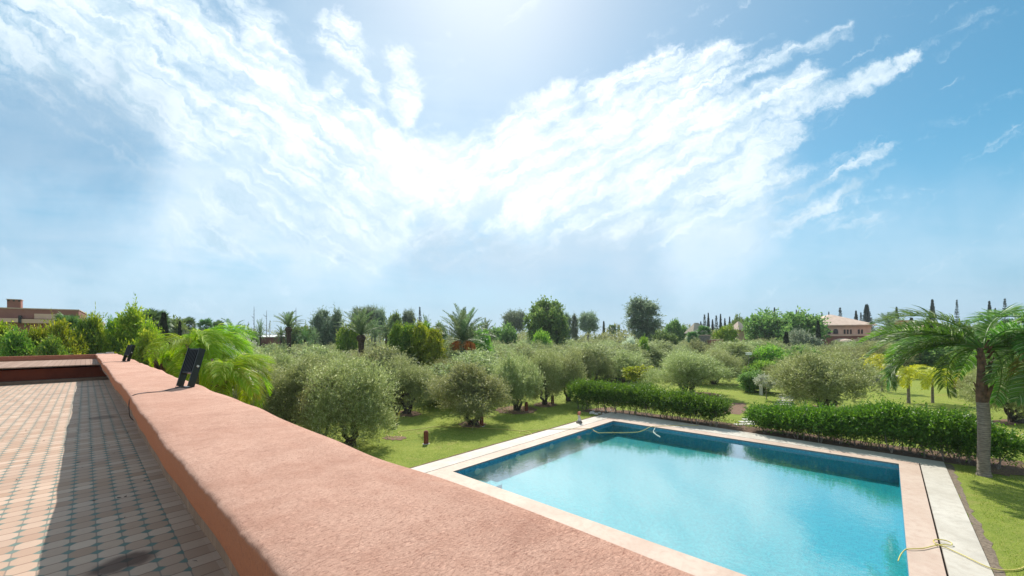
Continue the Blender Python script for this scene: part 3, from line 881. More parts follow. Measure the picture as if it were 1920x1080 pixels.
hose([(1684, 1052, -.10), (1689, 1040, -.07), (1697, 1031, -.01), (1706, 1029, .03), (1730, 1028, .03), (1752, 1023, .03), (1768, 1021, .03), (1783, 1022, .03), (1784, 1018, .05), (1772, 1013, .06), (1756, 1011.5, .05), (1750, 1014, .04), (1756, 1020, .05), (1775, 1027, .03), (1810, 1043, .03), (1845, 1060, .03), (1865, 1067, .02), (1885, 1069, -.005), (1905, 1068, -.005), (1922, 1062, -.005), (1950, 1040, -.005)],
     .0115, 'hose', 'olive yellow hose looped over the right coping of the pool')
hose([(1905, 815), (1925, 828), (1960, 850)], .03, 'hose', 'pale hose on the grass at the far right behind the hedge')

def bollard(px, py, h, label):
    p = on(px, py, GZ); r = empty('bollard_light', p, 0, (h / .6,) * 3)
    tag(r, label, 'bollard light', 'terracotta bollard lights on the lawn')
    g = Geo(); g.lathe([(.0, 0), (.125, 0), (.12, .02), (.112, .06), (.108, .3), (.106, .50), (.098, .545), (.075, .58), (.04, .597), (0, .603)], 20)
    obj('body', g.mesh('body', M['terracotta'], True), r)
    g = Geo(); g.lathe([(.0, .603), (.05, .606), (.078, .592), (.10, .555), (.112, .545), (.112, .535), (.108, .532)], 20)
    obj('cap', g.mesh('cap', M['terracotta'], True), r)
    g = Geo(); g.lathe([(0, -.01), (.17, -.01), (.16, .012), (.126, .016)], 16)
    obj('footing', g.mesh('footing', M['white_stone'], True), r)
bollard(799, 832, .60, 'dark red bollard light standing alone on the open left lawn')
bollard(903, 799, .62, 'dark red bollard light half hidden beside the drooping olive trunk')
bollard(987, 771, .60, 'dark red bollard light right of the forked olive, in its shade')
bollard(1036, 757, .62, 'dark red bollard light farthest back, between thin olive trunk and hedge')

p = on(744, 798, GZ); r = empty('hose_reel', p, .3)
tag(r, 'black post hose reel with yellow hose hanging in loops by the olive', 'hose reel')
g = Geo(); g.tube([(0, 0, -.05), (0, 0, .92)], .03, 8); obj('post', g.mesh('post', M['black'], True), r)
g = Geo(); g.tube([(0, -.14, .9), (0, -.12, .9), (0, .12, .9), (0, .14, .9)], [.17, .11, .11, .17], 14); obj('drum', g.mesh('drum', M['black'], True), r)
g = Geo()
rr = random.Random(3)
for k in range(9):
    y = -.1 + .025 * k; w = rr.uniform(.10, .2); d = rr.uniform(.5, .82); x0 = rr.uniform(-.03, .03)
    pts = [(x0 + w * math.cos(a) * (1 if math.sin(a) > 0 else .8), y + .05 * math.sin(a * 2 + k), .9 - (d / 2 - .1) + (d / 2) * math.sin(a)) for a in np.linspace(0, 2 * math.pi, 26)]
    g.tube(pts, .016, 5, False)
obj('hose_loops', g.mesh('hose_loops', M['hose'], True), r)

p = on(1086, 793, 0.0); r = empty('garden_ornament', p, .5)
tag(r, 'small white garden ornament with red top and dark base on the pool coping', 'ornament')
g = Geo(); g.lathe([(0, 0), (.17, 0), (.18, .04), (.15, .10), (.10, .14), (0, .15)], 16); obj('base', g.mesh('base', M['grey_stone'], True), r)
g = Geo(); g.tube([(0, 0, .12), (.03, 0, .22), (.0, .01, .33), (-.03, 0, .42), (-.01, 0, .48)], [.11, .085, .06, .055, .05], 12); obj('body', g.mesh('body', M['white_stone'], True), r)
g = Geo(); g.tube([(0, 0, .44), (-.01, 0, .50), (.0, 0, .58), (.05, 0, .62)], [.06, .09, .085, .03], 12); g.tube([(.03, 0, .58), (.1, .02, .60), (.15, .02, .57)], [.05, .035, .01], 8)
obj('top', g.mesh('top', simple('ornament_red', (.42, .09, .05), (.5, .2, .14), 9)), r)

def rock(px, py, w, seed, label, group, mat='white_stone'):
    rng = np.random.default_rng(seed); g = Geo()
    prof = [(0, 0), (.5, 0), (.56, .12), (.45, .32), (.22, .44), (0, .46)]
    g.lathe(prof, 9)
    v = g.V[0]; v += rng.normal(size=v.shape) * .05; v[:, 0] *= rng.uniform(.8, 1.3)
    q = on(px, py, GZ); o = obj('stone', g.mesh('stone', M[mat])); o.location = (q.x, q.y, GZ - .01); o.scale = (w,) * 3; o.rotation_euler.z = rng.random() * 6
    tag(o, label, 'stone', group)
for k, (x, y, w) in enumerate([(1110, 776, .34), (1118, 777, .26), (1124, 775, .2), (1131, 776, .18), (1137, 772, .16), (1113, 771, .16), (1128, 770, .14), (1146, 770, .16)]):
    rock(x, y, w, k, 'largest white stone of the rubble by the far pool corner' if k == 0 else 'small white stone in the rubble heap by the far pool corner', 'rubble by the pool corner')

def slabs(lst, label):
    for k, (x, y, w, d, a) in enumerate(lst):
        p = on(x, y, GZ); g = Geo(); hw, hd = w / 2, d / 2
        g.add([(-hw, -hd, 0), (hw, -hd + .03, 0), (hw - .03, hd, 0), (-hw + .02, hd - .02, 0), (-hw, -hd, .035), (hw, -hd + .03, .035), (hw - .03, hd, .035), (-hw + .02, hd - .02, .035)], [(4, 5, 6, 7), (0, 1, 5, 4), (1, 2, 6, 5), (2, 3, 7, 6), (3, 0, 4, 7)])
        o = obj('stepping_stone', g.mesh('stepping_stone', M['white_stone'])); o.location = p; o.rotation_euler.z = a
        tag(o, label, 'stepping stone', 'stepping stones across the lawn')
slabs([(1397, 796, 1.25, .36, .1), (1405, 791, 1.2, .36, .12), (1411, 786.5, 1.2, .36, .1), (1418, 782.5, 1.2, .36, .1), (1424, 778.5, 1.2, .36, .1)], 'pale slab in the nearer flight of stepping stones, by the gap between hedges')
slabs([(1468, 759, 1.1, .4, .0), (1472, 755, 1.1, .4, 0), (1474, 751, 1.15, .4, 0), (1476, 747, 1.1, .4, 0), (1475, 743.5, 1.2, .4, 0), (1476, 740, 1.3, .4, 0)], 'pale slab in the farther flight of stepping stones, left of the round olive')

# hedges -------------------------------------------------------------
def hedge(px_line, tops, depth, label, seed, twigs, nstem, low=.35):
    P = [on(x, y, GZ) for x, y in px_line]
    seg = [0]
    for a, b in zip(P, P[1:]): seg.append(seg[-1] + (b - a).length)
    tot = seg[-1]
    def ev(u):
        d = u * tot
        for k in range(len(P) - 1):
            if d <= seg[k + 1] or k == len(P) - 2:
                f = (d - seg[k]) / (seg[k + 1] - seg[k]); t = (P[k + 1] - P[k]).normalized()
                return P[k].lerp(P[k + 1], f), tops[k] + (tops[k + 1] - tops[k]) * f, t
    rng = np.random.default_rng(seed); n = twigs; lpt = 7
    blobs = []; nbush = nstem
    for k in range(nbush):
        u = (k + .5 + rng.uniform(-.2, .2)) / nbush; p, h, t = ev(min(max(u, 0), 1)); nrm = Vector((-t.y, t.x, 0))
        h *= rng.uniform(.90, 1.07); o = rng.uniform(-.1, .1)
        w = tot / nbush
        for zf, rf in ((low + .12, .30), (.62, .44), (.82, .42), (.88, .34)):
            q = p + nrm * (depth / 2 + o + rng.uniform(-.15, .15)); q2 = q + t * rng.uniform(-.25, .25) * w
            rz = h * .22
            blobs.append((q2.x, q2.y, max(h * zf, rz + h * low * .6), max(w * .75, depth * rf * 1.25), max(w * .75, depth * rf * 1.25), rz))
    base = P[0].copy(); B = np.array(blobs); B[:, 0] -= base.x; B[:, 1] -= base.y
    gg = crown_geo(seed, B, n, lpt, .105, .042, .24, up=.45, out=.6, shell=.5, jit=.8)
    r = empty('hedge', (base.x, base.y, GZ)); tag(r, label, 'hedge')
    obj('foliage', gg.mesh('hedge_foliage', M['hedge']), r)
    for k in range(nstem * 2):
        u = (k + .5) / (nstem * 2); p, h, t = ev(u); nrm = Vector((-t.y, t.x, 0)); q = p + nrm * (depth * rng.uniform(.2, .8)) - base
        g = Geo()
        for m in range(3):
            g.tube(limb(rng, (q.x + rng.normal() * .03, q.y + rng.normal() * .03, -.05), (q.x + rng.normal() * .18, q.y + rng.normal() * .18, h * .62), 6, .1), np.linspace(.017, .008, 6), 5, False)
        obj('stem', g.mesh('hedge_stem', M['bark_pale'], True), r)
hedge([(1068, 770), (1200, 784), (1345, 803)], [1.66, 1.58, 1.28], 1.5, 'glossy green clipped hedge behind the far left end of the pool', 501, 11000, 14)
hedge([(1412, 812), (1530, 832), (1640, 848), (1790, 872), (1885, 886)], [1.05, 1.1, 1.56, 1.48, 1.15], 1.5, 'taller green hedge behind the right half of the pool', 502, 15000, 17)

# low leafy weeds under the hedges and in the soil
rng = np.random.default_rng(9); n = 5200
s_ = rng.uniform(22.5, 24.6, n); t_ = rng.uniform(-5, 13.2, n)
keep = (s_ > 22.55 + (t_ + 1.5) / 14.4 * 1.0 + .1); s_, t_ = s_[keep], t_[keep]; n = len(s_)
cl = np.sin(s_ * 5) * np.sin(t_ * 3.1) + rng.normal(size=n) * .4 > .1; s_, t_ = s_[cl], t_[cl]; n = len(s_)
P = np.stack([WN[0] * s_ + WD[0] * t_, WN[1] * s_ + WD[1] * t_, np.full(n, GZ)], 1)
g = Geo(); leaf_quads(g, rng, P + np.array([0, 0, 1]) * rng.random((n, 1)) * .2, rnd_dirs(rng, n) * .6 + np.array([0, 0, .7]), .12, .035)
tag(obj('weeds', g.mesh('weeds', M['bamboo_dark'])), 'thin weeds and dry tufts growing in the soil strip under the hedges', 'weeds', kind='stuff')

# ------------------------------------------------------------------ near grass
rng = np.random.default_rng(12)
def blades(n, s_rng, t_rng, h):
    s_ = rng.uniform(*s_rng, n); t_ = rng.uniform(*t_rng, n)
    q = np.sin(s_ * 1.3 + 1) * np.sin(t_ * 1.1) + .5 * np.sin(s_ * 3.7) * np.sin(t_ * 4.1 + 2) + rng.normal(size=n) * .5
    k = q > -.5; s_, t_ = s_[k], t_[k]; n = len(s_)
    P = np.stack([WN[0] * s_ + WD[0] * t_, WN[1] * s_ + WD[1] * t_, np.full(n, GZ - .005)], 1)
    L = h * (.5 + rng.random(n)); D = rnd_dirs(rng, n) * .5; D[:, 2] = 1; D /= np.linalg.norm(D, axis=1)[:, None]
    S = np.cross(D, rnd_dirs(rng, n)); S /= np.linalg.norm(S, axis=1)[:, None]
    w = .0045 + .004 * rng.random((n, 1))
    v = np.stack([P - S * w, P + S * w, P + D * L[:, None]], 1).reshape(-1, 3)
    return v, np.arange(n * 3).reshape(-1, 3)
g = Geo()
for a in ((42000, (7.0, 22.8), (13.0, 19), .035), (20000, (8, 22), (19, 25), .035), (42000, (8, 22.2), (-6, -1.85), .035), (15000, (22.5, 26), (-9, -5.5), .035)):
    g.add(*blades(*a))
tag(obj('grass', g.mesh('grass', M['grassblade'])), 'short sunlit grass of the lawns beside the pool', 'grass', kind='stuff')

# ------------------------------------------------------------------ big palms with their own fronds
def palm_thing(name, loc, trunk, fronds, label, seed, specs, shaft=None, z=None, mats=('palm_trunk',)):
    r = empty(name, loc); tag(r, label, 'palm')
    tp, tr_ = trunk; zs = np.arange(tp[0][2], tp[-1][2], .028); pz = [q[2] for q in tp]
    rr_ = np.random.default_rng(seed)
    ring_ = 1 + .028 * np.abs(np.sin(zs * 22 + np.sin(zs * 5) * .8)) + rr_.normal(size=len(zs)) * .006
    pts_ = np.stack([np.interp(zs, pz, [q[0] for q in tp]), np.interp(zs, pz, [q[1] for q in tp]), zs], 1)
    pts_[:, :2] += np.stack([np.sin(zs * 1.9 + seed), np.cos(zs * 2.3 + seed)], 1) * .012
    g = Geo(); g.tube(pts_, np.interp(zs, pz, tr_) * ring_, 20); obj('trunk', g.mesh('trunk', M[mats[0]], True), r)
    if shaft:
        g = Geo(); g.tube(*shaft, 12)
        rg = random.Random(seed)
        zb, zt = shaft[0][0][2], shaft[0][-1][2]; r0 = shaft[1][0]
        for k in range(26):
            a = rg.random() * 6.28; zz = zb + (zt - zb) * rg.random() ** 1.3; ln = rg.uniform(.25, .5)
            c, s_ = math.cos(a), math.sin(a); w = .07
            b = np.array([c * r0 * .8, s_ * r0 * .8, zz]); tv = np.array([-s_, c, 0]) * w
            tip = np.array([c * (r0 + .10 + .06 * rg.random()), s_ * (r0 + .10), zz + ln])
            g.add([b - tv, b + tv, tip + tv * .4, tip - tv * .4], [(0, 1, 2, 3)])
        obj('crownshaft', g.mesh('crownshaft', M['palm_shaft']), r)
    meshes = {}
    for (vi, az, pit, rol, sc, mat) in specs:
        if (vi, mat) not in meshes:
            rgeo, lgeo = fronds[vi]
            meshes[(vi, mat)] = (rgeo.mesh('frond', M[mat]), lgeo.mesh('leaflets', M[mat]))
        a, b = meshes[(vi, mat)]
        f = obj('frond', a, r, rotM(az, pit, rol, z, .05, sc))
        obj('leaflets', b, f)
    return r
# queen palm, right
qf = [frond(400 + i, 3.5, a0, a1, .72, .030, 112, dr, .55, .9, .3, 3, .14, tw) for i, (a0, a1, dr, tw) in enumerate([(.35, -1.6, 1.0, .1), (.35, -1.3, .8, -.2), (.3, -1.8, 1.2, .2), (.25, -1.1, .7, 0), (.35, -1.5, .9, -.1)])]
qb = on(1846, 892, GZ)
aa, bb = ray(1838, 655); zc = H + bb * qb.y
specs = []; rq = random.Random(6)
N = 24
for k in range(N):
    u = k / (N - 1); pit = -.15 + 1.15 * u
    specs.append((rq.randrange(5), k * 2.399 + .4, pit, rq.uniform(-.4, .4), rq.uniform(.86, 1.05), 'queen'))
specs = [q for q in specs if not (math.cos(q[1] - 3.84) > .55 and q[2] < .75) and not (math.cos(q[1] - 2.5) > .4 and q[2] < .1)]
for az in (2.0, 2.35, 2.7, 2.15, 2.5, 5.2, 5.6): specs.append((rq.choice((0, 2, 4)), az, .12 + .5 * rq.random(), rq.uniform(-.3, .3), rq.uniform(.88, 1.02), 'queen'))
lean = (aa * qb.y - qb.x)
palm_thing('queen_palm', qb, ([(0, 0, -.1), (0, 0, .0), (0, 0, .12), (-.01, 0, .5), (-.02, 0, 1.2), (-.03, 0, 2.0), (-.04, 0, 2.45), (-.05, 0, 2.8)], [.205, .195, .160, .148, .150, .155, .148, .140]), qf,
           'tall feathery green palm with thick ringed grey trunk right of the pool', 5, specs, ([(-.05, 0, 2.5), (-.06, 0, 2.9), (lean * .8, 0, 3.5), (lean, 0, zc - GZ + .05)], [.155, .15, .10, .065]), zc - GZ)
# neighbour at the right margin
qb2 = on(2010, 905, GZ); aa, bb = ray(2005, 640); zc2 = H + bb * qb2.y
specs = []
for k in range(20):
    specs.append((rq.randrange(5), k * 2.399 + 1.1, -.5 + 1.4 * k / 19, rq.uniform(-.4, .4), rq.uniform(.75, .9), 'queen'))
for az in (3.0, 3.5, 4.0, 3.2): specs.append((2, az, -.15 + .2 * rq.random(), 0, .72, 'brownleaf'))
palm_thing('queen_palm', qb2, ([(0, 0, -.1), (0, 0, 0), (0, 0, .2), (0, 0, 1.5), (0, 0, 3.2)], [.26, .24, .2, .2, .18]), qf,
           'feathery palm cut by the right edge of the frame with brown drooping fronds', 9, specs, ([(0, 0, 3.0), (0, 0, 3.6), (0, 0, zc2)], [.19, .14, .08]), zc2)
# lime green palms outside the parapet, left
lf = [frond(430 + i, 2.2, a0, a1, .62, .017, 120, dr, .1, .8, .15, 3, .08, tw) for i, (a0, a1, dr, tw) in enumerate([(.5, -2.2, 3.2, .1), (.4, -1.9, 3.0, -.2), (.45, -2.4, 3.4, .2), (.3, -1.8, 2.8, 0)])]
for (x, y, Y, sc, n_, label, seed) in [(364, 654, 10.6, .84, 24, 'tall lime green palm arching just beyond the parapet, behind the nearer floodlight', 31),
                                       (416, 704, 9.4, .66, 16, 'lowest lime green palm with a yellow drooping frond, right of the nearer floodlight', 32),
                                       (304, 680, 13.0, .95, 20, 'lime green palm between the two floodlights', 33),
                                       (292, 672, 16.5, .8, 16, 'small lime palm behind the farther floodlight', 34)]:
    a, b = ray(x, y); rq = random.Random(seed); specs = []
    zc = H + b * Y
    for k in range(n_ + 8):
        if math.cos(k * 2.399 + seed - math.radians(227)) > (.1 if Y > 11 else .45): continue
        specs.append((rq.randrange(4), k * 2.399 + seed, -.2 + 1.35 * min(k, n_) / n_, rq.uniform(-.3, .3), sc * rq.uniform(.85, 1.05), 'queen_lime'))
    if seed == 32: specs.append((0, -.25, .62, 0, sc, 'golden'))
    palm_thing('lime_palm', (a * Y, Y, GZ), ([(0, 0, -.1), (0, 0, .1), (0, 0, 2), (0, 0, zc - .3)], [.17, .14, .11, .09]), lf, label, seed, specs, ([(0, 0, zc - .6), (0, 0, zc - .2), (0, 0, zc)], [.1, .09, .05]), zc)
# three large date palms
dfr = [frond(450 + i, 3.6, a0, a1, .5, .05, 46, .15, .5, 1.4, .5, 2, .12, tw) for i, (a0, a1, tw) in enumerate([(.25, -.35, .1), (.3, -.2, -.1), (.2, -.6, 0), (.3, -.5, .15)])]
def date_palm(px, cy, Y, reach, n_, label, seed, stalks=False, pit=(-.35, 1.35), tr=.3):
    a, b = ray(px, cy); zc = H + b * Y; rq = random.Random(seed); sc = reach / 3.6
    specs = [(rq.randrange(4), k * 2.399, pit[0] + (pit[1] - pit[0]) * (k / (n_ - 1)) ** .75, rq.uniform(-.4, .4), sc * rq.uniform(.85, 1.08), 'datepalm') for k in range(n_)]
    r = palm_thing('date_palm', (a * Y, Y, GZ), ([(0, 0, -.1), (0, 0, .3), (.04, 0, zc * .5), (0, 0, zc - .7), (0, 0, zc - .25), (0, 0, zc)], [tr * 1.1, tr * .9, tr * .8, tr * .85, tr * 1.35, tr * .8]), dfr, label, seed, specs, None, zc, ('date_trunk',))
    if stalks:
        for k in range(9):
            az = k * .7 + .2; g = Geo()
            for m in range(16):
                a1 = az + rq.uniform(-.35, .35); o = rq.uniform(.65, 1.25); d = rq.uniform(.5, 1.15)
                p = [(math.cos(az) * .2, math.sin(az) * .2, zc - GZ - .05), (math.cos(az) * o * .6, math.sin(az) * o * .6, zc - GZ - .10), (math.cos(a1) * o, math.sin(a1) * o, zc - GZ - .4), (math.cos(a1) * (o + .06), math.sin(a1) * (o + .06), zc - GZ - .35 - d * .55)]
                g.tube(p, [.03, .035, .045, .03], 4, False)
            obj('date_cluster', g.mesh('date_cluster', M['dates']), r)
date_palm(868, 638, 38, 3.5, 46, 'large bushy date palm hung with bright orange date clusters', 41, True)
date_palm(677, 627, 36, 2.5, 40, 'tall grey-green date palm on a thick dark trunk left of centre', 42, False, (.1, 1.4))
date_palm(541, 612, 42, 1.9, 30, 'small headed date palm on a slim dark trunk beside a bare conifer', 43, False, (.15, 1.35), .26)

# ------------------------------------------------------------------ more protos for the yellow garden palms
gf = [frond_geo(470 + i, 1.7, .5 + .15 * i, -1.5 - .2 * i, .42, .026, 40, 1.7, .15, 1.0, .2, 3, twist=.2 * (i - 1)) for i in range(4)]
whole_palm('golden_palm', 12, gf, 14, ([(0, 0, -.1), (0, 0, .1), (0, 0, 1.0), (0, 0, 1.9)], [.11, .085, .07, .05]), 'golden', (-.5, 1.35), 1.9, 'palm_trunk')
gf2 = [frond_geo(480 + i, 1.5, .5, -1.2, .30, .05, 16, .7, .2, 1.0, .2, 2) for i in range(2)]
whole_palm('rosette_tree', 13, gf2, 9, ([(0, 0, -.1), (0, 0, 1.0), (0, 0, 1.6)], [.07, .05, .04]), 'rosette', (.0, 1.0), 1.6, 'palm_trunk')

# ------------------------------------------------------------------ olives one by one
G1 = 'olive trees of the grove'
near = [
 (0, 657, 672, 140, 835, 'big olive tree nearest the parapet, its crown hiding the lawn edge'),
 (1, 603, 688, 84, 828, 'small olive squeezed between the two front olives'),
 (2, 540, 666, 140, 812, 'second olive from the parapet edge, left of the biggest one'),
 (3, 484, 690, 110, 812, 'olive crown right beside the yellow drooping palm frond'),
 (3, 763, 668, 108, 775, 'olive behind the yellow hose reel with trunk forked low'),
 (1, 888, 679, 118, 796, 'olive with foliage drooping to the grass beside a half hidden bollard'),
 (2, 968, 662, 84, 769, 'olive with three leaning stems left of a bollard light'),
 (0, 1021, 655, 76, 758, 'slim stemmed olive beside the farthest bollard light'),
 (3, 1066, 652, 70, 752, 'olive touching the left end of the hedge'),
 (4, 834, 672, 60, 758, 'shaded olive behind the gap between two front olives'),
 (1, 700, 662, 100, 758, 'olive filling the gap behind the big front olive'),
 (0, 612, 660, 110, 772, 'olive directly behind the two front olives'),
 (2, 520, 655, 110, 770, 'olive behind the palm frond at the left of the grove'),
 (0, 1157, 656, 92, 713, 'olive with short double trunk standing above the hedge'),
 (3, 1108, 655, 80, 722, 'dense olive just above the left half of the hedge'),
 (4, 1290, 658, 140, 741, 'wide many stemmed olive rising behind the right end of the hedge'),
 (0, 1338, 655, 90, 720, 'olive leaning out behind the wide many stemmed one'),
 (2, 1546, 655, 150, 768, 'large round olive standing alone behind the second hedge'),
 (1, 1478, 668, 76, 740, 'dusty olive left of the large round one'),
 (4, 1905, 672, 130, 792, 'old olive with thick split trunk at the right edge of the lawn'),
 (3, 1842, 692, 64, 752, 'small grey olive behind the tall palm trunk'),
 (1, 1380, 640, 100, 700, 'grey olive behind the white lamp box'),
 (0, 1640, 640, 90, 704, 'olive in front of the domed villa, right side'),
 (3, 1585, 648, 90, 706, 'olive below the cornice of the hip roofed villa'),
]
for i, (v, x, ty, w, by, lb) in enumerate(near):
    place('olive_near_%d' % v, 'olive_tree', x, ty, w, None, by, lb, 'olive tree', G1)
# small fills under the crowns of front trees handled by the grove rows
rg = random.Random(17)
def zone(px, Y):
    return 'left' if px < 700 else 'middle' if px < 1100 else 'right'
cnt = 0
Y = 31.0
while Y < 100:
    half = 5.0
    px = 300 + rg.uniform(0, 40)
    step = 5.2 * 750 / Y
    while px < 1720:
        yj = Y + rg.uniform(-1.6, 1.6)
        x = px + rg.uniform(-.25, .25) * step
        ok = True
        if x < 480: ok = yj > 34
        if 720 < x < 830 and yj < 33: ok = False
        if 1040 < x < 1130 and yj < 40: ok = False
        if 1130 <= x < 1230 and yj < 47: ok = False
        if 1230 <= x < 1450 and yj < 55: ok = False
        if 1450 <= x and yj < 52: ok = False
        if 1500 < x < 1650 and yj > 76: ok = False
        if ok:
            hh = rg.uniform(3.5, 4.35)
            if x > 1450: hh = rg.uniform(3.3, 4.0)
            b = (hh + GZ - H) / yj
            py = 633 - 750 * b - ROLL * (x - 960)
            place('olive_far_%d' % rg.randrange(4), 'olive_tree', x, py, rg.uniform(4.9, 6.4) * 750 / yj, yj, None,
                  {'left': 'grey-green olive crown merging into the left of the grove, below the slim date palms',
                   'middle': 'grey-green olive crown merging into the grove around the orange-fruited date palm',
                   'right': 'grey-green olive crown in the right part of the grove, towards the pink villa'}[zone(x, yj)],
                  'olive tree', 'olive crowns merging into the grove, ' + zone(x, yj))
            cnt += 1
        px += step * rg.uniform(.85, 1.15)
    Y += 5.0 if Y < 60 else 7.5
print('grove', cnt)

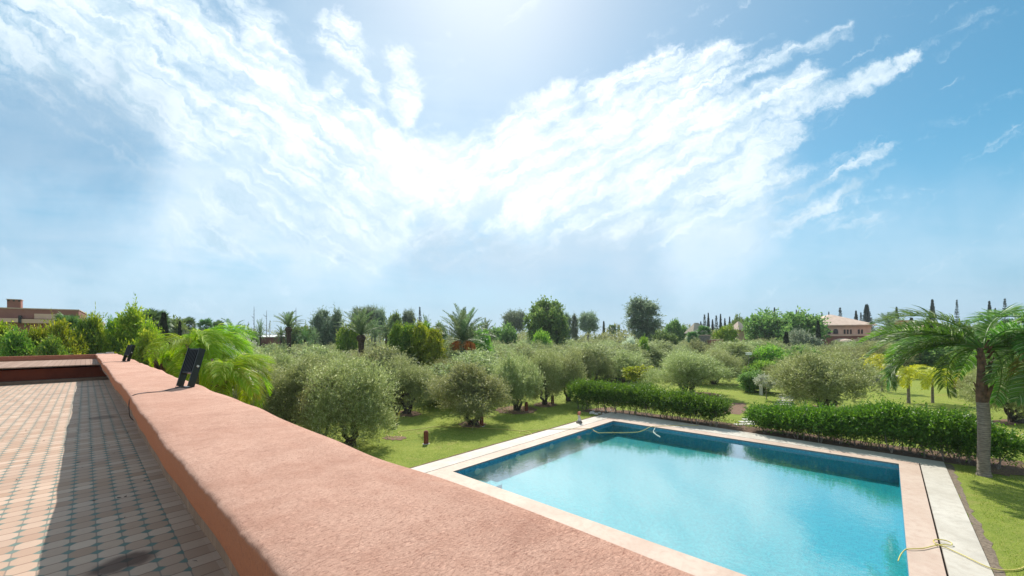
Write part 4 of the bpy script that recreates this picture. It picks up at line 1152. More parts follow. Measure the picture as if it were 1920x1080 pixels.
# ------------------------------------------------------------------ everything else that grows
T = [
 # proto, name, px, top, width, Y, label, category, group
 ('bamboo0', 'bamboo_clump', -18, 606, 62, 19, 'yellowish bamboo clump at the left margin in front of the brown villa'),
 ('bamboo1', 'bamboo_clump', 30, 622, 50, 18, 'low green bamboo clump below the villa chimney'),
 ('bamboo0', 'bamboo_clump', 62, 616, 52, 19, 'light green bamboo clump left of the dark villa window'),
 ('bamboo1', 'bamboo_clump', 96, 636, 46, 17.5, 'short bamboo clump under the dark villa window'),
 ('bamboo0', 'bamboo_clump', 128, 604, 46, 19, 'leafy bamboo clump right of the dark villa window'),
 ('bamboo1', 'bamboo_clump', 160, 600, 42, 20, 'tall green bamboo clump at the right corner of the brown villa'),
 ('bamboo0', 'bamboo_clump', 182, 592, 34, 20.5, 'pointed bamboo clump just above the parapet corner'),
 ('bamboo1', 'bamboo_clump', 215, 600, 46, 22, 'darker bamboo clump left of the tallest one'),
 ('bamboo2', 'bamboo_clump', 246, 576, 44, 22, 'tallest yellow-green bamboo clump behind the parapet corner'),
 ('bamboo2', 'bamboo_clump', 283, 604, 34, 21, 'slim yellow bamboo clump right of the tallest one'),
 ('bamboo0', 'bamboo_clump', 264, 622, 46, 19, 'low bright bamboo clump in front of the tallest one'),
 ('bamboo1', 'bamboo_clump', 204, 634, 40, 21, 'low bamboo clump behind the parapet end'),
 ('fan_palm', 'fan_palm', 128, 586, 44, 26, 'dark fan palm crown in front of the brown villa corner'),
 ('fan_palm', 'fan_palm', 279, 579, 46, 42, 'green fan palm right of the tallest bamboo'),
 ('fan_palm', 'fan_palm', 301, 583, 34, 45, 'fan palm next to the dark cypress'),
 ('cypress', 'cypress', 307, 586, 17, 36, 'dark brown-green cypress beside two fan palms'),
 ('cypress', 'cypress', 337, 602, 8, 52, 'tiny thin cypress between the fan palms'),
 ('broad0', 'tree', 325, 598, 46, 60, 'grey-green tree behind the dark cypress'),
 ('shrub_grey', 'shrub', 375, 622, 60, 48, 'pale shrub above the tall lime palm'),
 ('fan_palm', 'fan_palm', 353, 594, 27, 70, 'first fan palm of the row above the lime palms'),
 ('fan_palm', 'fan_palm', 386, 597, 27, 70, 'second fan palm of the row above the lime palms'),
 ('fan_palm', 'fan_palm', 410, 600, 22, 70, 'third, smallest fan palm of the row above the lime palms'),
 ('date_droop', 'date_palm', 436, 597, 46, 40, 'date palm with spreading crown right of the fan palm row'),
 ('date_small', 'date_palm', 488, 597, 20, 60, 'narrow ragged palm in front of the low red building'),
 ('blossom', 'blossom_shrub', 462, 624, 34, 42, 'white blossoming shrub right of the spreading date palm'),
 ('blossom', 'blossom_shrub', 426, 636, 22, 34, 'small white blossoming shrub under the spreading date palm'),
 ('broad1', 'tree', 455, 614, 44, 64, 'low dark tree behind the white blossoms'),
 ('date_droop', 'date_palm', 527, 610, 26, 62, 'low bushy palm left of the slim date palm'),
 ('broad1', 'tree', 566, 606, 46, 66, 'rounded green tree right of the slim date palm'),
 ('date_droop', 'date_palm', 573, 612, 34, 54, 'light green young palm in front of the rounded tree'),
 ('date_small', 'date_palm', 590, 613, 26, 60, 'grey young palm left of the red house'),
 ('euca2', 'eucalyptus', 602, 580, 34, 66, 'left tree of the tall airy pair before the red house'),
 ('euca2', 'eucalyptus', 626, 579, 36, 66, 'right tree of the tall airy pair before the red house'),
 ('shrub_bright', 'shrub', 652, 607, 42, 48, 'bright green bushy tree right of the red house'),
 ('euca0', 'eucalyptus', 679, 575, 36, 92, 'tree crown rising behind the tall grey-green date palm'),
 ('euca0', 'eucalyptus', 698, 573, 24, 92, 'middle of three crowns right of the tall date palm'),
 ('euca0', 'eucalyptus', 713, 577, 20, 90, 'rounded crown right of the two others behind the date palm'),
 ('date_small', 'date_palm', 724, 593, 36, 46, 'smaller date palm with short trunk right of the tall one'),
 ('date_small', 'date_palm', 703, 598, 30, 56, 'grey palm squeezed between two date palms'),
 ('broad0', 'tree', 742, 588, 30, 84, 'dull green tree left of the rounded pale crown'),
 ('euca0', 'eucalyptus', 767, 580, 24, 88, 'rounded crown standing above the bright thicket'),
 ('bamboo1', 'bamboo_clump', 744, 607, 26, 33, 'narrow dark green creeper column in the thicket'),
 ('bamboo1', 'bamboo_clump', 764, 610, 40, 34, 'bright green clump in the middle of the thicket'),
 ('bamboo2', 'bamboo_clump', 786, 606, 34, 34, 'yellow bamboo clump, brightest of the thicket'),
 ('bamboo1', 'bamboo_clump', 799, 607, 26, 36, 'dark green bamboo right of the brightest clump'),
 ('bamboo0', 'bamboo_clump', 814, 618, 36, 33, 'yellowing bamboo clump at the right end of the thicket'),
 ('conifer1', 'conifer', 787, 576, 15, 95, 'thin ragged conifer above the bright thicket'),
 ('date_small', 'date_palm', 798, 587, 22, 80, 'small dark palm right of the ragged conifer'),
 ('broad0', 'tree', 822, 606, 26, 90, 'dull tree left of the palm with orange dates'),
 ('date_small', 'date_palm', 910, 596, 38, 60, 'palm half hidden behind the one with orange dates'),
 ('shrub_bright', 'shrub', 905, 617, 38, 44, 'bright light green shrub right of the orange dates'),
 ('bamboo1', 'shrub', 884, 616, 24, 46, 'green shrub touching the palm with orange dates'),
 ('broad1', 'tree', 940, 610, 44, 85, 'olive green thicket tree left of the grey eucalyptus'),
 ('euca0', 'eucalyptus', 965, 581, 40, 120, 'blue-grey eucalyptus left of the largest round tree'),
 ('broad0', 'tree', 1023, 563, 72, 78, 'largest dark green tree on the skyline, with rounded crown'),
 ('shrub_bright', 'shrub', 1014, 621, 44, 62, 'neat bright green round bush below the largest tree'),
 ('euca1', 'eucalyptus', 1064, 586, 15, 125, 'slender eucalyptus just right of the largest tree'),
 ('euca1', 'eucalyptus', 1078, 589, 16, 125, 'sparse middle eucalyptus with pale stems'),
 ('euca0', 'eucalyptus', 1104, 584, 34, 120, 'broad blue-grey eucalyptus right of the sparse one'),
 ('cypress', 'cypress', 1132, 602, 6, 150, 'tiny spire like cypress alone on the horizon'),
 ('fan_palm', 'fan_palm', 1148, 608, 17, 130, 'small round palm head right of the spire cypress'),
 ('fan_palm', 'fan_palm', 1160, 608, 6, 150, 'minute palm head left of the tall solitary eucalyptus'),
 ('euca1', 'eucalyptus', 1204, 557, 62, 88, 'tall solitary eucalyptus with airy crown right of centre'),
 ('broad0', 'tree', 1267, 601, 33, 96, 'small round dark tree between the tall eucalyptus and thatched roof'),
 ('shrub_bright', 'shrub', 1205, 632, 26, 56, 'yellow-green bush below the tall solitary eucalyptus'),
 ('blossom', 'blossom_shrub', 1180, 630, 24, 58, 'white flowering shrub left of the yellow-green bush'),
 ('broad1', 'tree', 1243, 621, 50, 80, 'dark olive green tree right of the yellow-green bush'),
 ('fan_palm', 'fan_palm', 1320, 610, 27, 66, 'fan palm in front of the thatched roof'),
 ('fan_palm', 'fan_palm', 1298, 620, 22, 62, 'darker fan palm below the thatched roof'),
 ('shrub_bright', 'shrub', 1362, 611, 44, 66, 'bright green tree right of the thatched roof'),
 ('broad1', 'tree', 1384, 593, 28, 120, 'rounded green tree behind the little pink pavilion'),
 ('broad1', 'tree', 1466, 582, 96, 84, 'broad flat topped dark green tree left of the villa'),
 ('broad1', 'tree', 1410, 604, 40, 100, 'low dark tree right of the little pink pavilion'),
 ('cypress', 'cypress', 1534, 601, 9, 70, 'dark cypress at the left corner of the hip roofed villa'),
 ('cypress', 'cypress', 1474, 622, 12, 62, 'short dark cypress below the broad flat topped tree'),
 ('shrub_grey', 'shrub', 1505, 618, 52, 66, 'grey-green bush left of the villa cypress'),
 ('shrub_bright', 'shrub', 1444, 648, 70, 47, 'mixed light green shrub right of the white lamp box'),
 ('shrub_bright', 'shrub', 1430, 676, 60, 43, 'leafy green shrub behind the clipped round hedge'),
 ('shrub_green', 'shrub', 1500, 650, 60, 50, 'dark green shrub above the left shoulder of the large round olive'),
 ('date_small', 'date_palm', 1668, 584, 52, 72, 'date palm right of the hip roofed villa'),
 ('shrub_grey', 'shrub', 1655, 618, 66, 62, 'grey bush in front of the date palm by the villa'),
 ('cypress', 'cypress', 1709, 596, 11, 66, 'dark cypress right of the orange tower'),
 ('cypress', 'cypress', 1741, 596, 18, 60, 'stouter dark cypress right of the small orange house'),
 ('date_droop', 'date_palm', 1700, 634, 60, 48, 'light green palm leaves left of the tall feathery palm'),
 ('broad1', 'tree', 1770, 640, 80, 46, 'dark tree behind the tall feathery palm'),
 ('broad1', 'tree', 1700, 600, 60, 110, 'green tree far behind the orange tower'),
 ('broad1', 'tree', 1800, 606, 70, 80, 'green tree behind the fronds of the tall palm'),
 ('broad1', 'tree', 1880, 618, 90, 50, 'dark tree at the right margin behind the palm'),
 ('shrub_green', 'hedge_shrub', 1413, 694, 58, 34.5, 'dense green clipped shrub left of the white blossoming sapling'),
 ('golden_palm', 'golden_palm', 1653, 662, 44, 34, 'yellow-green palm on a slim grey trunk before the stone wall'),
 ('golden_palm', 'golden_palm', 1636, 663, 38, 40, 'yellow palm behind the stone wall, left of its twin'),
 ('golden_palm', 'golden_palm', 1703, 682, 74, 28, 'golden palm with two short trunks behind the tall hedge'),
 ('golden_palm', 'golden_palm', 1748, 689, 62, 28, 'drooping golden palm left of the tall palm trunk'),
 ('golden_palm', 'golden_palm', 1790, 697, 48, 31, 'yellow palm with thin fronds nearest the tall palm trunk'),
 ('sapling', 'sapling', 1800, 712, 34, 31.5, 'thin young tree on the lawn left of the tall palm trunk'),
 ('rosette_tree', 'frangipani', 1890, 728, 46, 21.8, 'young yellow-green frangipani in front of the old split olive'),
 ('blossom', 'blossom_shrub', 1437, 702, 38, 30, 'small white blossoming tree on a thin stem by the stepping stones'),
 ('sapling', 'shrub', 1195, 685, 46, 36, 'yellow-green young shrub behind the middle of the first hedge'),
]
for row in T:
    pr_, nm, px, ty, w, Yy, lb = row
    cat = {'bamboo_clump': 'bamboo', 'fan_palm': 'palm', 'date_palm': 'palm', 'golden_palm': 'palm', 'shrub': 'shrub', 'hedge_shrub': 'shrub', 'blossom_shrub': 'shrub', 'conifer': 'conifer', 'cypress': 'cypress', 'eucalyptus': 'tree', 'frangipani': 'tree', 'sapling': 'tree', 'tree': 'tree'}[nm]
    place(pr_, nm, px, ty, w, Yy, None, lb, cat)
# dark conifers on the right skyline
cl = [(1314, 603, 9), (1321, 590, 14), (1328, 587, 9), (1336, 599, 9), (1343, 592, 14), (1351, 589, 9), (1359, 597, 9), (1368, 594, 8), (1452, 577, 10), (1493, 581, 7), (1505, 583, 8), (1541, 586, 8), (1554, 585, 7), (1575, 577, 17), (1605, 583, 12), (1625, 571, 22), (1614, 586, 12), (1681, 576, 12), (1748, 562, 15), (1794, 562, 11), (1855, 565, 12), (1866, 578, 9), (1884, 560, 14)]
for k, (x, ty, w) in enumerate(cl):
    if x < 1400: lb = 'dark conifer in the tight cluster right of the thatched roof'
    elif x < 1520: lb = 'dark conifer tip showing over the broad flat topped tree'
    elif x < 1560: lb = 'small dark conifer left of the hip roof apex'
    elif x == 1625: lb = 'largest dark conifer, behind the right slope of the hip roof'
    elif x < 1620: lb = 'dark conifer peeping over the hip roof'
    elif x < 1700: lb = 'dark conifer above the date palm by the orange tower'
    else: lb = 'dark conifer rising behind the fronds of the tall feathery palm'
    place('conifer%d' % (k % 3 if w > 10 else 0), 'conifer', x, ty, w, 130 + 7 * (k % 4), None, lb, 'conifer', 'dark conifers on the right skyline')
# dead poles left
for k, (x, ty, w) in enumerate([(474, 575, 2), (464, 603, 2), (498, 582, 2.4), (504, 601, 2.2), (553, 577, 7)]):
    Yp = 70 + 3 * k; p = at(x, ty, Yp); rng = np.random.default_rng(k)
    g = Geo(); h = p.z - GZ
    g.tube(limb(rng, (0, 0, -.1), (.02 * h, 0, h), 10, .012), np.linspace(.10, .025, 10), 5)
    for m in range(10 if k < 4 else 26):
        z = h * rng.uniform(.45 if k < 4 else .55, .97); a = rng.random() * 6.28; l = rng.uniform(.2, .6) * (1 if k < 4 else 1.3)
        g.tube([(0.02 * z, 0, z), (math.cos(a) * l * .5, math.sin(a) * l * .5, z + l * .4), (math.cos(a) * l, math.sin(a) * l, z + l * (1 if k < 4 else .3))], [.03, .02, .01], 4, False)
    o = obj('dead_tree', g.mesh('dead_tree', M['dead_wood'])); o.location = (p.x, p.y, GZ)
    tag(o, ['tallest bare dead trunk left of the low red building', 'short bare dead trunk left of the tallest one', 'bare dead trunk above the low red building', 'leaning short dead trunk over the low red building', 'dead branchy conifer beside the slim date palm'][k], 'dead tree')

# the far wood that closes the horizon
rng = np.random.default_rng(90); P = []; 
g = Geo()
blobs = []
for k in range(420):
    x = rng.uniform(-.98, 1.0); Yb = rng.uniform(108, 210)
    top = 4.6 + rng.random() ** 2 * 3.6 + (Yb - 105) * .014
    r_ = rng.uniform(2.6, 4.6)
    blobs.append((x * Yb, Yb, top - r_ * .8, r_, r_, r_ * .8)); blobs.append((x * Yb, Yb, top * .4, r_ * 1.2, r_ * 1.2, top * .45))
g = crown_geo(91, blobs, 21000, 5, .75, .34, .9, up=.5, out=.7, shell=.6)
tag(obj('far_wood', g.mesh('far_wood', M['olive_far'])), 'hazy belt of distant trees and scrub along the horizon', 'wood', kind='stuff')

# ------------------------------------------------------------------ buildings
def part(parent, name, mat, fn, smooth=False):
    g = Geo(); fn(g); return obj(name, g.mesh(name, M[mat], smooth), parent)
def arch(g, x, z0, w, h, y, d=.08, n=8):
    r = w / 2; pts = [(x - r, z0), (x + r, z0)] + [(x + r * math.cos(a), z0 + h - r + r * math.sin(a)) for a in np.linspace(0, math.pi, n)]
    m = len(pts); v = [(p, y - d, q) for p, q in pts] + [(p, y + d, q) for p, q in pts]
    g.add(v + [(x, y - d, z0 + h / 2)], [(i, (i + 1) % m, 2 * m) for i in range(m)])
    g.add(v, [(i, (i + 1) % m, (i + 1) % m + m, i + m) for i in range(m)])
# hip roofed villa
Yv = 85.0; k_ = Yv / 750
c = at(1585, 627, Yv); v = empty('hip_roof_villa', (c.x, c.y, GZ), -.12)
tag(v, 'pink villa with pale hip roof and arched windows under the broad tree line', 'building')
part(v, 'wall', 'wall_pink', lambda g: g.box(-5.3, 5.0, 0, 9, 0, 6.75))
def hip(g, x0, x1, y0, y1, z0, z1, ov=.7, t=.18, f=.0):
    cx, cy = (x0 + x1) / 2, (y0 + y1) / 2
    X0, X1, Y0, Y1 = x0 - ov, x1 + ov, y0 - ov, y1 + ov
    g.add([(X0, Y0, z0), (X1, Y0, z0), (X1, Y1, z0), (X0, Y1, z0), (X0, Y0, z0 + t), (X1, Y0, z0 + t), (X1, Y1, z0 + t), (X0, Y1, z0 + t), (cx - f, cy, z1), (cx + f, cy, z1)],
          [(0, 3, 2, 1), (0, 1, 5, 4), (1, 2, 6, 5), (2, 3, 7, 6), (3, 0, 4, 7), (4, 5, 9, 8), (6, 7, 8, 9)])
    g.add([(X1, Y0, z0 + t), (X1, Y1, z0 + t), (cx + f, cy, z1)], [(0, 1, 2)]); g.add([(X0, Y1, z0 + t), (X0, Y0, z0 + t), (cx - f, cy, z1)], [(0, 1, 2)])
rf = part(v, 'roof', 'roof_pink', lambda g: hip(g, -5.3, 5.0, 0, 9, 6.75, 9.35, .7, .18, .35))
part(v, 'cornice', 'trim', lambda g: g.box(-5.45, 5.15, -.15, 9.1, 6.35, 6.6))
for x in (-4.7, -3.35, -1.95):
    w_ = part(v, 'window', 'trim', lambda g: arch(g, x, 5.0, 1.15, 1.25, -.02, .08)); part(w_, 'pane', 'window_dark', lambda g: arch(g, x, 5.03, .92, 1.08, -.04, .10))
for x in (-.15, .45, 1.05, 2.6, 3.2):
    part(v, 'window', 'window_dark', lambda g: arch(g, x, 5.0, .32, .95, -.02, .07, 6))
part(v, 'lower_storey', 'wall_red', lambda g: g.box(-5.4, 3.2, -2.6, -.003, 0, 4.55))
part(v, 'lower_cornice', 'wall_pink', lambda g: g.box(-5.6, 3.9, -2.9, -.1, 4.555, 4.85))
part(v, 'shutter_panel', 'wall_pink', lambda g: [g.box(-.3, 2.2, -2.66, -2.61, 2.9 + .28 * i, 3.1 + .28 * i) for i in range(4)])
def dome(g):
    g.lathe([(2.15, 2.9), (2.2, 3.1), (2.0, 3.45), (1.5, 3.8), (.8, 4.0), (0, 4.05)], 24, (-2.4, -2.8, 0))
part(v, 'canopy', 'roof_pink', dome, True)
# small pavilion, thatch, tower, orange house
c = at(1385, 630, 95); v = empty('pavilion', (c.x, c.y, GZ), .25); tag(v, 'small pink pavilion with tilted tiled roof before the conifers', 'building')
part(v, 'wall', 'wall_pink', lambda g: g.box(-.9, .9, -1, 1, 0, 6.1)); part(v, 'roof', 'roof_pink', lambda g: hip(g, -.9, .9, -1, 1, 6.1, 8.2, .6, .15, .2))
c = at(1306, 630, 75); v = empty('thatched_hut', (c.x, c.y, GZ), .1); tag(v, 'hut with pale conical thatched roof half hidden by palms', 'building')
part(v, 'wall', 'wall_pink', lambda g: g.box(-1.3, 1.3, -1, 1, 0, 5.4)); part(v, 'roof', 'thatch', lambda g: hip(g, -1.3, 1.3, -1.3, 1.3, 5.3, 7.3, .3, .1, .4))
c = at(1692, 626, 78); v = empty('orange_tower', (c.x, c.y, GZ), .15); tag(v, 'square orange chimney tower between date palm and cypress', 'building')
part(v, 'shaft', 'wall_orange', lambda g: g.box(-.8, .8, -.7, .7, 0, 7.4)); part(v, 'base_house', 'wall_orange', lambda g: g.box(-3.2, 2.5, -.9, 3, 0, 4.4)); part(v, 'cap', 'trim', lambda g: g.box(-.9, .9, -.8, .8, 7.403, 7.55))
c = at(1728, 626, 74); v = empty('orange_house', (c.x, c.y, GZ), .2); tag(v, 'small orange house with low pale roof behind the palm fronds', 'building')
part(v, 'wall', 'wall_orange', lambda g: g.box(-1.8, 2.6, 0, 4, 0, 5.0)); part(v, 'roof', 'roof_pink', lambda g: hip(g, -1.8, 2.6, 0, 4, 5.0, 6.6, .5, .35, .3))
c = at(1770, 626, 84); v = empty('pink_house', (c.x, c.y, GZ), .1); tag(v, 'pale roofed house barely showing through the tall palm fronds', 'building')
part(v, 'wall', 'wall_pink', lambda g: g.box(-2.5, 2.5, 0, 4, 0, 5.6)); part(v, 'roof', 'roof_pink', lambda g: hip(g, -2.5, 2.5, 0, 4, 5.6, 7.3, .5, .2, .5))
c = at(1340, 640, 62); v = empty('stepped_wall', (c.x, c.y, GZ), .1); tag(v, 'stepped terracotta garden wall below the bright green tree', 'wall')
part(v, 'upper_block', 'grey_stone', lambda g: g.box(-1.7, -.1, 1, 1.6, 0, 4.9)); part(v, 'block', 'wall_red', lambda g: g.box(-.6, 1.6, .3, .99, 0, 4.2)); part(v, 'lower_block', 'wall_orange', lambda g: g.box(-.3, 1.5, -.4, .29, 0, 3.55))
part(v, 'ledge', 'trim', lambda g: [g.box(-1.75, -.05, .95, 1.65, 4.903, 5.0), g.box(-.35, 1.55, -.45, .2, 3.553, 3.65), g.box(-.65, 1.65, .25, 1.04, 4.203, 4.28)])
# red buildings left
c = at(510, 640, 66); v = empty('red_building', (c.x, c.y, GZ), .05); tag(v, 'low flat red building with dark openings left of the slim date palm', 'building')
part(v, 'wall', 'wall_red', lambda g: g.box(-2.4, 2.1, 0, 4, 0, 5.15)); part(v, 'flat_roof', 'trim', lambda g: g.box(-2.5, 2.2, -.1, 4.1, 5.153, 5.3))
for x in (-1.0, -.1, .8): part(v, 'opening', 'window_dark', lambda g: g.box(x - .3, x + .3, -.04, .1, 3.2, 4.1))
c = at(611, 630, 84); v = empty('red_house', (c.x, c.y, GZ), -.1); tag(v, 'brick red house seen between the trunks of the airy tree pair', 'building')
part(v, 'wall', 'wall_red', lambda g: g.box(-2.3, 1.9, 0, 4, 0, 6.0)); part(v, 'roof', simple and 'wall_orange', lambda g: hip(g, -2.3, 1.9, 0, 4, 6.0, 7.1, .2, .1, 1.2))
# long white greenhouse roofs far left
c = at(520, 634, 120); v = empty('white_shed', (c.x, c.y, GZ), .05); tag(v, 'long low whitish shed roof behind the low red building', 'building')
part(v, 'wall', 'white_stone', lambda g: g.box(-12, 5, 0, 6, 0, 5.6)); part(v, 'roof', 'white_paint', lambda g: hip(g, -12, 5, 0, 6, 5.6, 6.3, .3, .1, 6))
# brown villa at the left edge
Yl = 44.0; c = at(148, 640, Yl); v = empty('brown_villa', (c.x, c.y, GZ), .75)
tag(v, 'flat roofed brown-red villa with brick chimney at the left edge', 'building')
def zz(y): return H + (641 - y) * Yl / 750 - GZ
part(v, 'upper_wall', 'wall_red', lambda g: g.box(-16, 0, 0, 9, zz(600), zz(583)))
part(v, 'roof_edge', 'trim', lambda g: g.box(-16.05, .05, -.05, 9.05, zz(583) + .003, zz(583) + .10))
part(v, 'band', 'wall_pink', lambda g: g.box(-3.15, -1.5, -.14, -.004, zz(600), zz(591)))
part(v, 'lower_wall', 'wall_red', lambda g: g.box(-16, -.3, .25, 9, 0, zz(600) - .004))
part(v, 'projecting_slab', 'wall_pink', lambda g: [g.box(-6.2, -4.15, -.7, .246, zz(607), zz(600) - .01), g.box(-3.95, -1.4, -.5, .246, zz(608), zz(601))])
part(v, 'shadow_pier', 'window_dark', lambda g: g.box(-4.15, -3.95, -.6, .24, zz(608), zz(595)))  # pier between the slabs, its dark shadow put into the colour
w_ = part(v, 'window', 'window_dark', lambda g: g.box(-2.1, -1.3, .18, .249, zz(628), zz(609)))
part(w_, 'shutter', 'grey_stone', lambda g: g.box(-1.8, -1.4, .14, .178, zz(626), zz(611)))
ch = part(v, 'chimney', 'wall_red', lambda g: g.box(-5.0, -4.1, .3, 1.3, zz(583), zz(567)))
part(ch, 'chimney_cap', 'trim', lambda g: g.box(-5.06, -4.04, .24, 1.36, zz(567), zz(566)))
part(ch, 'vents', 'window_dark', lambda g: [g.box(x, x + .14, .27, .32, zz(570), zz(567.6)) for x in (-4.97, -4.62, -4.27)])
c = at(168, 610, 52); v = empty('lower_annex', (c.x, c.y, GZ), .75); tag(v, 'lower pink annex just right of the brown villa', 'building')
part(v, 'wall', 'wall_pink', lambda g: g.box(-1.6, 1.2, 0, 4, 0, 7.2)); part(v, 'parapet', 'trim', lambda g: g.box(-1.65, 1.25, -.05, 4.05, 7.203, 7.35))

# stone walls
def stonewall(x0, x1, by, ty, Yw, label, dx=0):
    a = at(x0, by, Yw); b = at(x1, by, Yw + dx); h = (by - ty) * Yw / 750
    L = (b - a).length; v = empty('stone_wall', (a.x, a.y, max(a.z, GZ)), math.atan2(b.y - a.y, b.x - a.x)); tag(v, label, 'wall')
    v.location.z = GZ
    zt = H + (632 - ty) * Yw / 750 - ROLL * (x0 - 960) * Yw / 750 - GZ if False else None
    top = at(x0, ty, Yw).z - GZ
    part(v, 'masonry', 'grey_stone', lambda g: g.box(0, L, 0, .4, -.1, top)); part(v, 'capstone', 'coping_cream', lambda g: g.box(-.05, L + .05, -.05, .45, top + .003, top + .07))
stonewall(1590, 1690, 718, 707, 40.5, 'low grey stone wall behind the yellow palms')
stonewall(1350, 1402, 700, 692, 47, 'short stretch of dark stone wall behind the wide olive')
stonewall(1090, 1172, 660, 641, 112, 'pale topped garden wall far off left of the tall solitary eucalyptus')
p = at(1404, 690, 44); v = empty('garden_lamp', (p.x, p.y, GZ)); tag(v, 'white box lamp on a thin post in front of the dark grove', 'lamp')
top = at(1404, 661, 44).z - GZ
part(v, 'post', 'grey_stone', lambda g: g.tube([(0, 0, -.1), (0, 0, top - .3)], .04, 6)); part(v, 'lamp_box', 'white_paint', lambda g: [g.box(-.22, .22, -.2, .2, top - .26, top - .06), g.box(-.26, .26, -.24, .24, top - .057, top)])
p = on(1427, 741, GZ); v = empty('stone_post', p); tag(v, 'short pale stone post beside the clipped shrub', 'post')
part(v, 'shaft', 'white_stone', lambda g: g.box(-.09, .09, -.09, .09, -.05, .75)); part(v, 'cap', 'white_stone', lambda g: g.box(-.12, .12, -.12, .12, .753, .82))

# ================================================================== SKY
SUN_AZ, SUN_EL = math.radians(-3.5), math.radians(47)
world = bpy.data.worlds.new('World'); SC.world = world; world.use_nodes = True
nt = world.node_tree; nt.nodes.clear()
wo = nt.nodes.new('ShaderNodeOutputWorld'); bg = nt.nodes.new('ShaderNodeBackground'); nt.links.new(bg.outputs[0], wo.inputs[0])
STR = 0.10; bg.inputs[1].default_value = STR
sky = nt.nodes.new('ShaderNodeTexSky'); sky.sky_type = 'NISHITA'; sky.sun_disc = False
sky.sun_elevation = SUN_EL; sky.sun_rotation = SUN_AZ; sky.air_density = 1.0; sky.dust_density = 0.4; sky.ozone_density = 2.0
dirv = coords(nt, 'Generated')
dx, dy, dz = sep(nt, dirv)
ay = dy.max(0.12)
Xp = (dx / ay) * 7.5 + 9.6          # hundreds of pixels at the photograph's scale, as a direction chart of the front sky
Yp = (dz / ay) * -7.5 + 6.33
front = dy.smooth(0.0, 0.25)
PV = comb(nt, Xp, Yp, 0.0)
def vec(op, a, b=None):
    n = nt.nodes.new('ShaderNodeVectorMath'); n.operation = op
    nt.links.new(a, n.inputs[0])
    if b is not None:
        if isinstance(b, tuple): n.inputs[1].default_value = b
        else: nt.links.new(b, n.inputs[1])
    return n
wn = nt.nodes.new('ShaderNodeTexNoise'); wn.inputs['Scale'].default_value = .9; wn.inputs['Detail'].default_value = 4; nt.links.new(PV, wn.inputs['Vector'])
off = vec('SCALE', vec('SUBTRACT', wn.outputs['Color'], (.5, .5, .5)).outputs[0]); off.inputs['Scale'].default_value = 1.5
PW = vec('ADD', PV, off.outputs[0]).outputs[0]
PW2 = None
off2 = vec('SCALE', vec('SUBTRACT', wn.outputs['Color'], (.5, .5, .5)).outputs[0]); off2.inputs['Scale'].default_value = .55
wn3 = nt.nodes.new('ShaderNodeTexNoise'); wn3.inputs['Scale'].default_value = 3.2; wn3.inputs['Detail'].default_value = 6; wn3.inputs['Roughness'].default_value = .65; nt.links.new(PV, wn3.inputs['Vector'])
off3 = vec('SCALE', vec('SUBTRACT', wn3.outputs['Color'], (.5, .5, .5)).outputs[0]); off3.inputs['Scale'].default_value = .42
PS = vec('ADD', vec('ADD', PV, off2.outputs[0]).outputs[0], off3.outputs[0]).outputs[0]
def capsule(x1, y1, x2, y2, r, w, warp=True):
    P = PW if warp is True else PV if warp is False else warp
    pa = vec('SUBTRACT', P, (x1, y1, 0)).outputs[0]
    ba = (x2 - x1, y2 - y1, 0); L2 = ba[0] ** 2 + ba[1] ** 2 + 1e-6
    h = (X(nt, vec('DOT_PRODUCT', pa, ba).outputs['Value']) / L2).max(0.0).min(1.0)
    bv = nt.nodes.new('ShaderNodeVectorMath'); bv.operation = 'SCALE'; bv.inputs[0].default_value = ba; nt.links.new(h.k, bv.inputs['Scale'])
    d = X(nt, vec('LENGTH', vec('SUBTRACT', pa, bv.outputs[0]).outputs[0]).outputs['Value'])
    return d.smooth(r * 1.7, r * .25, 0.0, w)
caps = [(-1, .2, 5.0, 2.4, .8, .95), (2.2, -.5, 5.6, 1.9, .62, 1), (4.4, -.3, 5.5, 1.3, .40, .85), (.0, .0, 3.0, 1.5, .9, .8), (-.5, -.3, 2.5, .6, .8, .9), (5.4, 2.6, 9.0, 3.4, .80, 1.0), (7.2, 2.7, 8.4, 2.9, .4, 1.0),
        (8.0, 3.6, 14.0, 3.4, .72, .95), (9.8, 2.9, 11.6, 2.2, .7, 1.1), (10.0, 3.4, 14.6, 2.9, .6, .85), (4.5, 3.9, 9.5, 4.4, .9, .66), (9, 4.2, 14.5, 4.0, .6, .7), (.5, 1.2, 3.6, 2.2, .8, .75), (3.5, 4.3, 8.5, 4.7, .5, .6), (12.5, 3.9, 16.2, 3.9, .5, .6)]
caps2 = [(9.9, 2.3, 10.6, 1.75, .35, .85), (10.5, 3.0, 13.6, 1.2, .52, .95), (11.3, 2.2, 12.6, 1.2, .45, .85), (12.4, 1.9, 15.9, .64, .20, .72), (12, 2.7, 15.3, 1.45, .30, .85), (12.6, 2.9, 16.2, 1.55, .24, .85), (13.8, 2.55, 16.6, 1.3, .19, .9), (15.0, 2.05, 17.2, 1.05, .11, .78), (12.8, 3.1, 14.8, 2.4, .28, .8), (14, 3.5, 16.4, 3.0, .35, .45),
         (7.6, 1.2, 7.6, 2.6, .30, .80), (6.5, .5, 6.75, 1.25, .32, .72), (6.1, .4, 6.4, 1.0, .18, .6), (6.85, 1.3, 7.2, 2.4, .22, .75), (6.28, 1.5, 6.38, 1.62, .22, .7), (4.9, .3, 5.9, 1.9, .26, .85)]
D = None
for c_ in caps:
    q = capsule(*c_); D = q if D is None else D.max(q)
for c_ in caps2: D = D.max(capsule(*c_, PS))
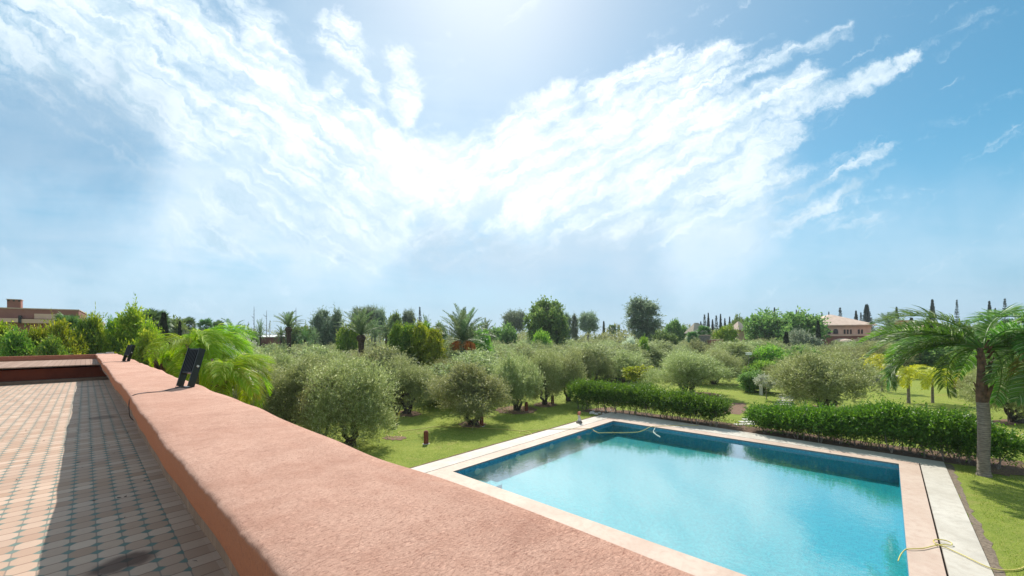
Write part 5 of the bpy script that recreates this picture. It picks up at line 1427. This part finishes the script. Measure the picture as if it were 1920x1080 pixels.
# streaks fan out from a point low in the middle
rx = Xp - 8.2; ry = 6.2 - Yp
th = ry.atan2(rx); rad = (rx * rx + ry * ry + .01).sqrt()
FV = comb(nt, th * 7.0, rad * .42, 0.0)
def along(deg, sa, sb, sc, d=9, r=.6, di=.6):
    c_, s_ = math.cos(math.radians(deg)), math.sin(math.radians(deg))
    wx, wy, _ = sep(nt, PS)
    return noise(nt, comb(nt, (wx * c_ - wy * s_) * sa, (wx * s_ + wy * c_) * sb, 0.3), sc, d, r, di)
lr = Xp.smooth(6.2, 9.5)
def streaks(sa, sb, sc):
    return along(-36, sa, sb, sc) * (1 - lr) + along(27, sa, sb, sc) * lr
fan = streaks(.26, 1.9, 1.5)
iso = noise(nt, PW, 1.7, 10, .62, .2)
fin = noise(nt, PV, 5.0, 8, .62, .6)
fk = rad.smooth(1.0, 5.0, .42, .68)
tex = fan * fk + iso * (.88 - fk) + fin * .12
dens = D * 1.0 + (tex - .5) * 3.9
cover = dens.smooth(.15, 1.15)
# soft veil: broad on the left and low down
veil_shape = capsule(-2, 4.0, 7, 3.6, 3.2, .62, True).max(capsule(3.5, 3.9, 13, 4.0, 1.7, 1.05, True)).max(capsule(5, 5.0, 22, 5.2, 1.3, .35, True))
lowst = noise(nt, comb(nt, Xp * .22, Yp * 1.5 + Xp * -.1, 1.7), 1.4, 7, .6, .5)
veil = veil_shape * (lowst * .8 + noise(nt, PV, .5, 7, .6) * 1.3 - .30).smooth(.12, .95)
wisps = (lowst * .75 + fin * .25).smooth(.56, .74) * capsule(14.2, 3.7, 20, 3.3, .55, .8, True).max(capsule(-1, 4.4, 9, 5.1, .5, .6, True)).max(capsule(14.5, 4.0, 18, 3.4, .7, .7, True))
# patch of grey shade inside the left bank
shade = capsule(.0, 2.3, 1.8, 2.6, 1.3, 1.0, True).max(capsule(.9, 1.6, 2.2, 2.3, .5, .9, PS)).max(capsule(8.2, 4.9, 12.0, 5.1, .7, .55, True)).max(capsule(-1, 4.0, 1.5, 4.2, .9, .5, True))
# unseen back of the sky: broken cloud added to whiten the fill light
bk = noise(nt, vec('MULTIPLY', dirv, (1, 1, 2.2)).outputs[0], 2.2, 6, .6).smooth(.25, .6, 0, .95)
cover = cover * front + bk * (1 - front)
sd = (math.sin(SUN_AZ) * math.cos(SUN_EL), math.cos(SUN_AZ) * math.cos(SUN_EL), math.sin(SUN_EL))
sunc = X(nt, vec('DOT_PRODUCT', dirv, sd).outputs['Value']).max(0.0)
glow = sunc.pow(5.0) * .36 + sunc.pow(80.0) * .6
# blue sky, deepened away from the sun
hs = nt.nodes.new('ShaderNodeHueSaturation'); nt.links.new(sky.outputs[0], hs.inputs['Color']); hs.inputs['Saturation'].default_value = 1.32; hs.inputs['Value'].default_value = .84; hs.inputs['Hue'].default_value = .474
blue = hs.outputs[0]
def K(r, g_, b_): return (r / STR, g_ / STR, b_ / STR)
horiz = dz.smooth(.0, .34, 1.0, 0.0)
col = mixc(nt, horiz * .85, blue, K(.19, .35, .50))
col = mixc(nt, veil * front, col, K(.48, .60, .70))
col = mixc(nt, wisps * front * .75, col, K(.52, .64, .72))
white = mixc(nt, (sunc.pow(6.0) * .9 + tex * .3).smooth(.2, .9), K(.60, .69, .75), K(.98, 1.0, 1.02))
th2 = streaks(.32, 1.5, 2.4) * .65 + noise(nt, PW, 1.1, 9, .6) * .35
white = mixc(nt, th2.smooth(.60, .38) * .8 * (1 - sunc.pow(12.0) * .7), white, K(.29, .45, .57))
col = mixc(nt, cover * .95, col, white)
col = mixc(nt, shade * front * .55, col, K(.15, .28, .42))
col = mixc(nt, glow.min(.95), col, K(.62, .69, .72))
nt.links.new(col, bg.inputs[0])
world.cycles.sampling_method = 'AUTOMATIC'

sl = bpy.data.lights.new('sun', 'SUN'); sl.energy = 4.2; sl.angle = math.radians(.6); sl.color = (1.0, .95, .87)
hm, hn, ho = newmat('haze')
pv = hn.nodes.new('ShaderNodeVolumePrincipled'); pv.inputs['Density'].default_value = 0.0003; pv.inputs['Color'].default_value = (.80, .88, .95, 1); pv.inputs['Anisotropy'].default_value = 0.2
hn.links.new(pv.outputs[0], ho.inputs['Volume'])
g = Geo(); g.box(-1150, 1150, -1150, 1150, -1.2, 22)
tag(obj('haze', g.mesh('haze', hm)), kind='stuff')
so = obj('sun', sl); so.rotation_euler = Vector(sd).to_track_quat('Z', 'Y').to_euler(); so.location = (0, 0, 60)

cam = bpy.data.cameras.new('camera'); co = obj('camera', cam); SC.camera = co
cam.sensor_width = 36; cam.lens = 36 * 750 / 1920; cam.shift_y = 93 / 1920; cam.shift_x = 0
cam.clip_start = .05; cam.clip_end = 6000
co.matrix_world = Matrix.Translation((0, 0, H)) @ Matrix.Rotation(ROLL, 4, 'Y') @ Matrix.Rotation(math.pi / 2, 4, 'X')
SC.view_settings.view_transform = 'Standard'; SC.view_settings.look = 'None'; SC.view_settings.exposure = 0.58; SC.view_settings.gamma = 1
SC.cycles.max_bounces = 6; SC.cycles.diffuse_bounces = 3; SC.cycles.glossy_bounces = 3; SC.cycles.transmission_bounces = 3; SC.cycles.transparent_max_bounces = 8
SC.cycles.caustics_reflective = False; SC.cycles.caustics_refractive = False
SC.cycles.use_denoising = True
